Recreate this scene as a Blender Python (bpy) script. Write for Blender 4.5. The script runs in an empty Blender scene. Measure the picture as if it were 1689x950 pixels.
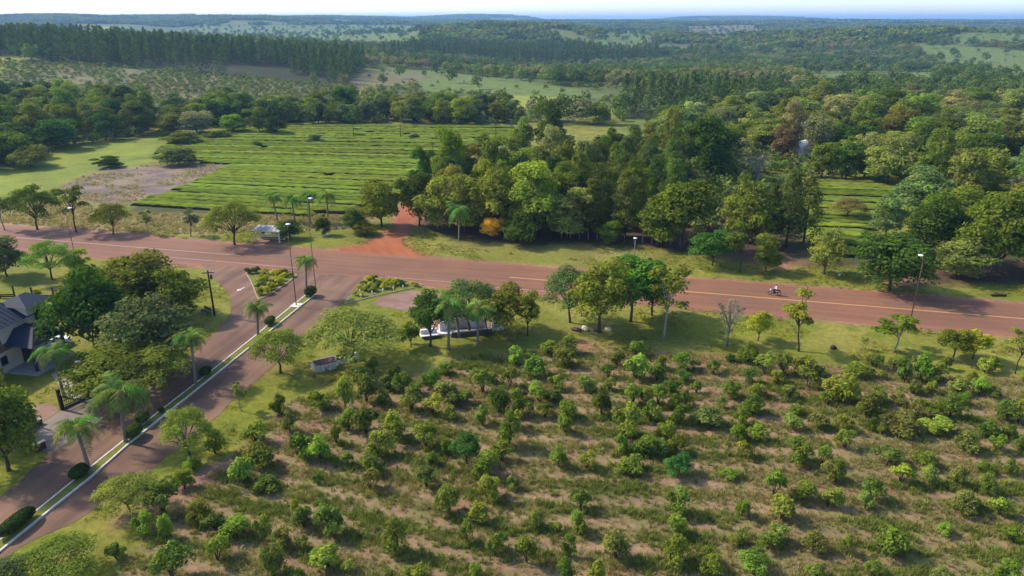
import bpy, bmesh, math, random
import numpy as np
from mathutils import Vector, Matrix

# ------------------------------------------------------------------ camera, sky, sun, exposure
scene = bpy.context.scene
cam_data = bpy.data.cameras.new('camera')
cam_data.sensor_width = 36.0
cam_data.lens = 36.0 * 1180.0 / 1689.0
cam_data.clip_start = 0.5
cam_data.clip_end = 40000.0
cam = bpy.data.objects.new('camera', cam_data)
scene.collection.objects.link(cam)
cam.location = (0, 0, 40.0)
cam.rotation_euler = (math.radians(90 - 20.62), 0, 0)
scene.camera = cam

SUN_AZ, SUN_EL = math.radians(-69.7), math.radians(41.0)
SUN_DIR = Vector((math.sin(SUN_AZ) * math.cos(SUN_EL), math.cos(SUN_AZ) * math.cos(SUN_EL), math.sin(SUN_EL)))
world = bpy.data.worlds.new('World')
scene.world = world
world.use_nodes = True
wn, wl = world.node_tree.nodes, world.node_tree.links
sky = wn.new('ShaderNodeTexSky')
sky.sky_type = 'NISHITA'
sky.sun_disc = False
sky.sun_elevation = SUN_EL
sky.sun_rotation = SUN_AZ
sky.altitude = 800
sky.air_density = 0.8
sky.dust_density = 2.0
sky.ozone_density = 3.0
wl.new(sky.outputs[0], wn['Background'].inputs[0])
wn['Background'].inputs[1].default_value = 0.15
sun_data = bpy.data.lights.new('sun', 'SUN')
sun_data.energy = 2.35
sun_data.angle = math.radians(2.5)
sun_data.color = (1.0, 0.91, 0.76)
sun = bpy.data.objects.new('sun', sun_data)
scene.collection.objects.link(sun)
sun.location = (-60, 40, 90)
sun.rotation_euler = (-SUN_DIR).to_track_quat('-Z', 'Y').to_euler()

scene.view_settings.view_transform = 'Standard'
scene.view_settings.look = 'None'
scene.view_settings.gamma = 1.0
scene.view_settings.exposure = 1.28
scene.view_settings.use_curve_mapping = False
scene.render.engine = 'CYCLES'
scene.cycles.max_bounces = 5
scene.cycles.diffuse_bounces = 2
scene.cycles.glossy_bounces = 2
scene.cycles.transmission_bounces = 3
scene.cycles.volume_bounces = 0
scene.cycles.transparent_max_bounces = 6

# ------------------------------------------------------------------ surveyed positions (metres, ground plan)
POLY = {'apron': [(-47.83, 71.16), (-46.76, 71.72), (-42.77, 70.61), (-43.86, 65.73), (-44.78, 61.92), (-45.38, 59.89), (-47.62, 61.49), (-50.03, 63.84), (-49.13, 68.49)],
 'bed': [(-24.13, 109.39), (-22.62, 110.84), (-15.14, 108.53), (-14.0, 107.13), (-19.29, 103.9), (-24.56, 99.84), (-25.22, 99.11)],
 'cleared': [(-115.7, 180.89), (-116.63, 201.35), (-104.08, 209.46), (-84.14, 209.46), (-83.33, 185.26), (-87.82, 163.96), (-92.51, 160.46), (-103.56, 165.16)],
 'drive': [(-52.84, 69.54), (-51.75, 70.07), (-49.14, 68.62), (-49.99, 65.49), (-51.53, 66.71)],
 'island': [(-45.57, 114.79), (-36.58, 113.24), (-35.45, 111.73), (-38.12, 100.33), (-39.51, 102.85), (-42.3, 108.82)],
 'lane_left': [(-59.65, 122.05), (-54.83, 119.32), (-48.75, 110.26), (-45.18, 105.49), (-42.88, 101.33), (-41.35, 97.44), (-40.7, 94.47), (-40.51, 90.81), (-40.57, 88.17), (-40.84, 82.74), (-41.15, 77.85),
               (-42.28, 74.01), (-43.18, 70.07), (-43.86, 65.73), (-44.78, 61.92), (-45.38, 59.89), (-45.74, 53.24), (-45.96, 49.02), (-42.53, 44.23), (-41.87, 47.46), (-41.31, 50.5), (-40.48, 55.11), (-39.23, 61.92),
               (-38.59, 66.1), (-36.78, 74.9), (-35.96, 79.31), (-34.2, 88.97), (-32.66, 97.91), (-31.87, 102.6), (-30.69, 112.03), (-38.09, 116.69), (-43.84, 116.69)],
 'lane_right': [(-31.68, 102.6), (-30.27, 101.83), (-34.84, 79.31), (-38.32, 61.7), (-39.04, 56.03), (-39.97, 51.39), (-40.92, 46.04), (-41.52, 42.83), (-40.52, 41.43), (-40.17, 45.42), (-39.07, 47.9), (-36.85, 50.34),
                (-35.27, 53.94), (-34.02, 57.47), (-32.75, 63.38), (-31.55, 67.21), (-31.36, 70.07), (-29.44, 78.33), (-26.98, 89.78), (-25.63, 99.35), (-24.24, 109.97), (-25.18, 114.79), (-30.55, 113.55)],
 'layby': [(-21.05, 99.11), (-20.25, 102.85), (-14.58, 105.49), (-11.23, 104.42), (-10.68, 98.63), (-7.17, 91.86), (-1.93, 92.93), (-1.05, 90.6), (-4.5, 88.97), (-10.19, 88.17), (-12.51, 89.78), (-13.45, 94.69),
           (-17.43, 97.91)],
 'meadow': [(-137.86, 165.16), (-162.29, 197.09), (-147.31, 204.88), (-139.12, 208.53), (-144.66, 233.26), (-131.14, 258.46), (-121.84, 267.06), (-116.33, 236.74), (-107.21, 212.3), (-117.1, 202.22), (-115.41, 183.05),
            (-116.82, 172.69)],
 'median': [(-31.94, 102.85), (-30.44, 102.85), (-34.9, 79.48), (-38.38, 61.81), (-39.1, 56.13), (-40.02, 51.47), (-40.97, 46.11), (-41.57, 42.89), (-42.62, 44.36), (-41.97, 47.6), (-41.41, 50.66), (-40.59, 55.29),
            (-39.34, 62.14), (-38.7, 66.34), (-36.9, 75.2), (-36.09, 79.65)],
 'orchard': [(-28.59, 55.02), (-26.98, 61.49), (-24.77, 70.61), (-19.64, 72.0), (-11.12, 75.66), (-6.46, 81.34), (4.36, 84.0), (12.15, 83.45), (23.57, 82.21), (29.47, 81.34), (39.87, 78.82), (48.38, 78.01),
             (54.36, 75.66), (61.28, 76.43), (72.88, 72.0), (58.19, 35.35), (-37.76, 35.35), (-31.11, 41.43)],
 'path': [(-55.37, 76.74), (-55.13, 77.69), (-48.64, 72.0), (-49.36, 70.61)],
 'straw': [(-125.83, 156.55), (-106.42, 165.16), (-85.68, 153.86), (-68.08, 151.77), (-36.1, 150.74), (-33.28, 156.55), (-27.4, 153.86), (-31.35, 140.23), (-44.64, 139.34), (-61.94, 136.73), (-83.61, 136.73),
           (-113.87, 140.23)],
 'tea': [(-85.68, 153.86), (-87.96, 163.96), (-85.87, 183.78), (-83.79, 208.53), (-109.99, 218.21), (-116.33, 236.74), (-121.84, 267.06), (-90.94, 291.1), (1.32, 287.66), (1.14, 245.25), (-21.37, 230.99),
         (-22.08, 165.16), (-33.28, 156.55), (-36.1, 150.74), (-68.08, 151.77)],
 'tea2': [(77.01, 188.28), (94.61, 185.26), (98.64, 174.68), (96.37, 162.19), (87.27, 152.81), (71.89, 137.16), (61.64, 119.99), (52.56, 117.34), (58.47, 139.34)],
 'tea3': [(92.3, 148.73), (95.54, 148.73), (83.16, 127.12), (80.23, 127.12)],
 'track': [(-32.17, 127.5), (-27.94, 129.02), (-24.69, 137.16), (-24.13, 142.96), (-24.84, 156.55), (-24.08, 165.16), (-21.03, 156.55), (-20.62, 142.96), (-21.43, 132.98), (-20.01, 127.87), (-15.71, 122.05),
           (-16.55, 119.99), (-31.58, 124.9)],
 'wood': [(-21.12, 142.96), (-17.9, 141.13), (-9.84, 131.77), (1.77, 129.02), (13.31, 130.19), (24.43, 127.87), (33.56, 123.46), (42.58, 117.34), (51.78, 116.69), (60.14, 116.69), (60.49, 104.95), (69.66, 107.69),
          (82.21, 107.69), (109.99, 104.95), (133.83, 130.97), (99.15, 132.98), (82.87, 130.97), (63.51, 121.71), (52.82, 117.99), (55.3, 130.97), (77.01, 188.28), (63.57, 210.4), (26.69, 201.35), (-14.22, 197.09),
          (-21.37, 171.39)]}
FAR = {'bright': [[(-346.6, 474.7), (-311.8, 477.9), (-277.3, 423.4), (-305.4, 414.5)], [(-12.1, 501.2), (21.3, 469.0), (48.0, 355.4), (43.0, 316.7), (23.9, 337.4), (-4.3, 354.8)],
            [(-1142.7, 1995.1), (-1066.8, 2079.3), (-923.0, 1808.1), (-998.2, 1745.2)], [(39.4, 271.6), (54.1, 274.6), (41.1, 205.2), (30.3, 204.9)]],
 'brown': [[(-98.2, 420.8), (-111.8, 562.5), (-74.4, 591.8), (-56.7, 537.2), (-78.7, 427.1)], [(604.6, 2707.8), (841.3, 2673.5), (806.5, 2348.0), (353.0, 1237.0), (338.2, 1429.8)],
           [(-11.5, 250.4), (1.2, 258.5), (0.9, 188.3), (-7.1, 186.5)]],
 'pale': [[(-888.1, 1989.5), (-914.9, 2233.8), (-696.5, 2337.5), (-612.1, 2105.9), (-427.6, 1287.1), (-272.7, 731.5), (-302.7, 692.9)],
          [(-740.1, 2243.1), (-592.4, 2618.8), (-252.5, 2548.0), (-130.9, 1127.8), (-249.1, 1090.2), (-444.0, 1405.3)], [(-625.9, 1937.4), (-516.0, 1931.9), (-311.1, 1166.0), (-382.8, 1197.7)],
          [(259.4, 2314.2), (440.5, 2296.9), (223.5, 1120.8), (128.7, 1098.1)], [(581.9, 1106.4), (641.4, 1056.9), (704.0, 953.6), (567.5, 762.5), (469.9, 808.8), (543.6, 997.8)],
          [(494.6, 828.6), (568.5, 763.9), (328.7, 437.6), (307.6, 484.8)], [(270.2, 698.1), (432.6, 765.1), (270.1, 467.5), (170.7, 428.3)], [(48.0, 311.5), (63.1, 315.5), (47.3, 229.6), (33.6, 226.5)],
          [(692.0, 1210.9), (1302.7, 1780.5), (770.2, 1047.5), (625.5, 1073.9)], [(-118.6, 597.7), (-67.4, 666.9), (2.4, 541.9), (52.6, 411.3), (50.0, 390.2), (5.2, 411.0), (-51.4, 433.8), (-100.2, 502.3)]],
 'pine': [[(-350.6, 469.5), (-311.8, 477.9), (-271.3, 462.5), (-223.6, 463.3), (-165.0, 455.1), (-96.0, 461.2), (-105.9, 543.1), (-128.8, 650.8), (-243.3, 554.1), (-326.5, 545.4), (-456.7, 615.2)],
          [(47.5, 311.5), (126.9, 344.2), (135.0, 367.1), (51.9, 341.8)], [(-127.4, 701.7), (-102.6, 879.3), (151.0, 907.1), (203.3, 1025.3), (220.6, 1164.2), (-123.9, 1065.8)]],
 'young': [(-338.0, 462.3), (-277.4, 460.2), (-224.6, 465.5), (-166.6, 460.0), (-104.6, 449.3), (-80.2, 398.5), (-85.7, 364.7), (-171.8, 349.6), (-227.0, 350.4), (-260.2, 348.4)]}
SHRUBS = [(-29.18, 60.1, 2.13, 2.14), (-25.14, 66.96, 1.96, 1.89), (-22.87, 63.61, 2.08, 1.61), (-25.84, 61.7, 1.94, 3.14), (-23.87, 57.57, 2.08, 3.1), (-24.69, 55.29, 2.18, 2.37), (-22.33, 54.03, 1.08, 2.7),
 (-20.93, 58.76, 2.52, 2.1), (-30.17, 50.82, 2.61, 3.39), (-29.78, 54.93, 1.6, 1.99), (-30.52, 48.49, 1.78, 1.98), (-28.33, 47.9, 2.16, 1.45), (-26.6, 50.26, 1.59, 2.44), (-24.79, 48.42, 1.42, 1.97),
 (-22.83, 47.6, 1.56, 2.67), (-20.28, 47.39, 2.15, 1.55), (-18.5, 46.74, 1.69, 1.76), (-23.25, 45.09, 2.03, 2.4), (-25.98, 43.39, 2.44, 3.11), (-18.31, 43.9, 2.56, 2.2), (-18.12, 49.95, 1.94, 1.27),
 (-31.39, 45.42, 1.19, 1.61), (-30.19, 57.37, 1.04, 1.8), (-21.04, 67.97, 1.8, 3.39), (-18.27, 69.8, 3.07, 2.11), (-16.18, 69.4, 2.84, 2.4), (-14.12, 68.75, 1.55, 1.94), (-12.49, 72.71, 2.43, 2.65),
 (-12.88, 72.0, 1.57, 2.17), (-9.43, 72.71, 2.02, 2.34), (-11.01, 72.56, 1.33, 1.87), (-7.3, 69.8, 2.18, 3.32), (-10.9, 67.97, 2.27, 2.66), (-8.57, 67.09, 2.1, 2.63), (-16.96, 64.3, 2.13, 2.11),
 (-15.07, 63.61, 2.38, 2.8), (-12.14, 64.07, 2.39, 2.25), (-11.72, 61.7, 2.37, 2.59), (-8.57, 60.73, 2.24, 2.96), (-6.54, 59.58, 1.39, 1.72), (-12.98, 59.17, 2.16, 3.03), (-20.23, 58.76, 2.11, 2.62),
 (-18.41, 58.06, 2.3, 2.34), (-15.74, 58.06, 1.46, 1.3), (-13.27, 56.89, 1.82, 1.92), (-17.61, 61.38, 1.84, 1.22), (-7.63, 58.06, 1.36, 1.17), (-12.92, 55.29, 1.96, 2.25), (-7.74, 53.94, 1.79, 2.21),
 (-5.5, 51.31, 2.46, 2.36), (-17.46, 49.02, 1.84, 1.94), (-15.06, 48.12, 2.38, 2.58), (-9.4, 46.18, 2.74, 2.07), (-16.8, 46.6, 1.33, 1.31), (-15.17, 45.56, 0.69, 1.72), (-14.3, 43.58, 1.59, 2.5),
 (-7.4, 43.45, 1.3, 2.29), (-3.69, 47.31, 2.15, 1.66), (-12.65, 43.26, 0.92, 1.24), (-16.26, 43.26, 0.96, 1.45), (-17.92, 54.56, 0.82, 0.93), (0.56, 78.82, 2.03, 2.33), (2.32, 81.0, 1.33, 1.88),
 (4.64, 81.69, 1.54, 2.58), (7.24, 82.56, 2.11, 2.43), (6.47, 78.17, 2.11, 2.65), (2.7, 75.66, 2.31, 2.9), (-0.17, 73.14, 2.64, 2.51), (-3.32, 73.14, 2.5, 3.13), (-1.41, 67.72, 2.88, 2.65), (0.49, 67.21, 2.7, 2.05),
 (-3.09, 65.37, 1.86, 1.57), (-0.27, 61.27, 3.3, 2.31), (-1.03, 59.27, 1.77, 2.38), (-2.5, 57.37, 2.22, 2.57), (4.93, 73.14, 1.47, 2.04), (4.65, 70.61, 1.27, 1.98), (1.72, 66.96, 1.85, 1.75), (3.6, 66.71, 1.44, 2.18),
 (6.02, 66.1, 2.0, 2.31), (5.46, 63.61, 1.93, 1.68), (8.42, 71.58, 1.97, 2.46), (9.59, 67.46, 2.94, 2.35), (11.16, 73.14, 1.38, 1.72), (12.93, 79.98, 1.78, 2.03), (14.62, 76.43, 2.52, 3.58), (15.76, 82.56, 1.83, 2.08),
 (11.49, 76.9, 1.53, 2.12), (13.44, 70.75, 1.95, 2.44), (14.82, 70.48, 2.01, 2.13), (11.59, 62.48, 3.3, 3.03), (10.76, 60.1, 1.75, 1.47), (4.48, 57.86, 1.85, 1.94), (7.08, 57.27, 1.7, 1.93), (13.07, 59.68, 1.85, 2.66),
 (14.77, 66.47, 2.07, 2.03), (-1.98, 53.41, 2.19, 2.19), (11.24, 56.7, 1.43, 3.31), (5.97, 51.8, 1.75, 2.14), (2.04, 49.95, 1.67, 1.39), (5.48, 48.64, 1.72, 1.92), (3.59, 49.17, 0.64, 1.26), (8.19, 45.83, 2.27, 2.27),
 (1.15, 44.1, 2.27, 2.1), (4.08, 43.71, 1.86, 1.46), (6.43, 43.45, 1.9, 1.66), (-2.85, 49.63, 1.64, 1.84), (-0.87, 47.31, 1.49, 1.33), (-1.45, 45.09, 1.63, 1.5), (-2.75, 43.26, 1.21, 1.14), (4.46, 46.39, 1.73, 1.31),
 (0.08, 53.68, 1.09, 1.34), (29.3, 78.82, 2.29, 2.67), (30.3, 76.9, 2.51, 2.94), (27.79, 75.36, 1.57, 1.77), (32.64, 77.53, 2.22, 1.97), (34.87, 76.43, 2.14, 3.09), (34.23, 72.56, 2.45, 2.49), (35.94, 71.02, 2.62, 2.91),
 (24.61, 71.02, 1.8, 2.45), (27.79, 72.0, 1.42, 2.17), (31.2, 71.3, 1.44, 1.99), (26.05, 66.96, 1.91, 2.77), (24.26, 76.12, 1.52, 2.11), (20.63, 77.69, 2.0, 2.31), (17.07, 75.2, 1.82, 2.08), (20.16, 74.9, 1.37, 1.92),
 (19.07, 70.07, 1.69, 2.12), (16.15, 70.34, 2.16, 2.12), (20.55, 64.3, 2.04, 3.1), (17.58, 65.13, 2.04, 1.99), (14.98, 65.49, 1.79, 1.86), (22.94, 62.59, 1.48, 2.21), (22.74, 60.1, 1.5, 1.87), (29.3, 64.66, 1.37, 2.27),
 (31.91, 64.54, 1.55, 2.12), (27.46, 58.06, 2.52, 2.47), (29.7, 57.86, 2.0, 1.81), (16.08, 60.73, 1.62, 2.02), (14.49, 59.68, 1.71, 2.12), (14.27, 51.97, 2.03, 2.5), (13.49, 49.02, 1.85, 1.94),
 (12.76, 45.56, 2.18, 2.48), (23.39, 53.94, 2.64, 1.96), (25.79, 52.9, 1.72, 2.29), (22.99, 50.74, 1.86, 2.45), (21.64, 48.19, 1.47, 1.8), (20.59, 45.97, 1.37, 2.28), (18.56, 43.39, 1.56, 2.91),
 (15.32, 43.39, 1.41, 2.28), (18.46, 46.6, 1.1, 1.64), (19.72, 51.14, 1.5, 1.53), (15.25, 45.9, 1.29, 1.41), (27.64, 51.14, 1.68, 1.76), (24.16, 45.7, 1.43, 2.05), (23.29, 43.26, 0.97, 1.76), (29.39, 56.41, 1.66, 1.9),
 (20.39, 55.48, 0.86, 2.13), (40.75, 76.12, 1.43, 3.56), (36.7, 70.07, 3.01, 3.78), (38.2, 67.21, 2.59, 3.07), (46.29, 75.36, 2.3, 2.09), (48.38, 75.51, 2.9, 2.25), (50.04, 75.66, 1.9, 2.58), (49.27, 74.01, 1.18, 2.06),
 (51.08, 72.28, 1.5, 2.64), (53.23, 72.28, 1.73, 2.17), (43.56, 67.97, 2.0, 1.77), (44.86, 67.21, 1.52, 2.63), (46.83, 67.46, 2.54, 1.91), (40.0, 64.3, 1.7, 4.23), (43.91, 64.54, 1.36, 3.39), (44.82, 61.16, 1.78, 2.57),
 (47.74, 61.38, 1.62, 2.04), (52.66, 66.96, 2.04, 2.91), (53.34, 65.25, 2.41, 2.14), (54.32, 70.61, 1.16, 1.83), (33.15, 60.73, 1.86, 2.15), (36.23, 59.17, 1.5, 2.9), (39.38, 58.66, 1.37, 2.23),
 (50.38, 61.16, 1.67, 1.76), (60.38, 75.2, 1.54, 1.92), (37.42, 65.25, 1.14, 1.43), (35.73, 55.94, 1.92, 2.4), (38.27, 55.75, 1.51, 1.89), (40.75, 55.57, 1.72, 1.51), (44.41, 56.32, 1.09, 1.52),
 (46.66, 56.13, 1.41, 1.77), (31.89, 53.5, 1.86, 2.31), (28.13, 51.06, 1.68, 1.76), (30.81, 50.74, 1.32, 1.64), (39.7, 52.73, 1.42, 1.93), (42.6, 52.9, 1.73, 1.69), (41.99, 50.18, 1.55, 2.09), (38.84, 50.02, 1.73, 2.31),
 (30.28, 46.67, 1.92, 2.96), (35.71, 47.53, 0.96, 1.33), (26.59, 45.09, 1.77, 1.28), (27.64, 44.36, 1.09, 1.48), (32.47, 43.39, 1.04, 1.56), (37.38, 43.9, 1.61, 1.99), (40.84, 46.95, 1.01, 1.98),
 (29.93, 55.94, 1.58, 1.64), (58.67, 78.29, 1.48, 1.81), (18.12, 72.54, 1.5, 1.97), (34.31, 63.69, 1.61, 1.85), (30.57, 66.37, 0.92, 1.31), (42.37, 66.69, 1.05, 1.66), (44.44, 77.47, 1.68, 1.84),
 (27.19, 79.8, 1.02, 1.29), (18.22, 78.21, 1.61, 1.75), (46.62, 78.03, 1.21, 1.84), (38.04, 63.19, 1.0, 1.26), (24.77, 62.66, 1.48, 2.3), (41.81, 63.29, 1.19, 1.46), (52.92, 78.17, 1.43, 1.58),
 (40.91, 71.26, 1.55, 1.64), (44.41, 79.59, 1.49, 2.08), (35.89, 73.54, 1.06, 1.3), (19.2, 65.78, 1.07, 1.23), (49.93, 70.46, 1.36, 1.98), (47.68, 71.72, 1.36, 1.45), (54.03, 74.77, 1.18, 1.26),
 (56.2, 68.61, 0.75, 1.21), (42.7, 77.14, 1.03, 1.3), (49.55, 78.6, 1.44, 1.7), (57.05, 76.51, 1.73, 1.99), (22.15, 78.96, 1.18, 1.78), (34.74, 69.4, 1.07, 1.63), (15.62, 62.69, 1.72, 2.18), (42.62, 69.69, 1.31, 1.53),
 (45.79, 71.22, 1.43, 1.74), (17.82, 68.67, 1.46, 1.61), (24.11, 65.19, 1.64, 2.0), (40.14, 68.5, 1.44, 1.95), (21.07, 73.09, 1.27, 1.45), (50.54, 62.93, 1.38, 1.61), (30.66, 68.15, 1.01, 1.46),
 (43.87, 75.5, 0.88, 1.26), (48.68, 63.74, 1.43, 2.26), (30.89, 74.99, 1.44, 1.86), (36.78, 76.17, 1.17, 1.64), (22.93, 69.66, 1.19, 1.41), (-4.37, 75.95, 1.36, 1.89), (-2.5, 74.89, 1.29, 1.8),
 (-7.97, 76.52, 1.39, 1.99), (-18.01, 65.79, 0.81, 1.25), (-16.64, 76.57, 2.0, 2.11), (1.2, 70.87, 1.13, 1.35), (-13.83, 75.87, 1.42, 1.7), (-14.39, 73.22, 1.46, 2.02), (-5.43, 70.37, 1.35, 2.22),
 (-17.03, 74.9, 1.65, 1.8), (0.21, 64.91, 1.9, 2.23), (2.93, 70.23, 2.07, 2.21), (-17.83, 72.89, 1.89, 2.18), (-6.65, 65.66, 1.5, 1.79)]
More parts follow.
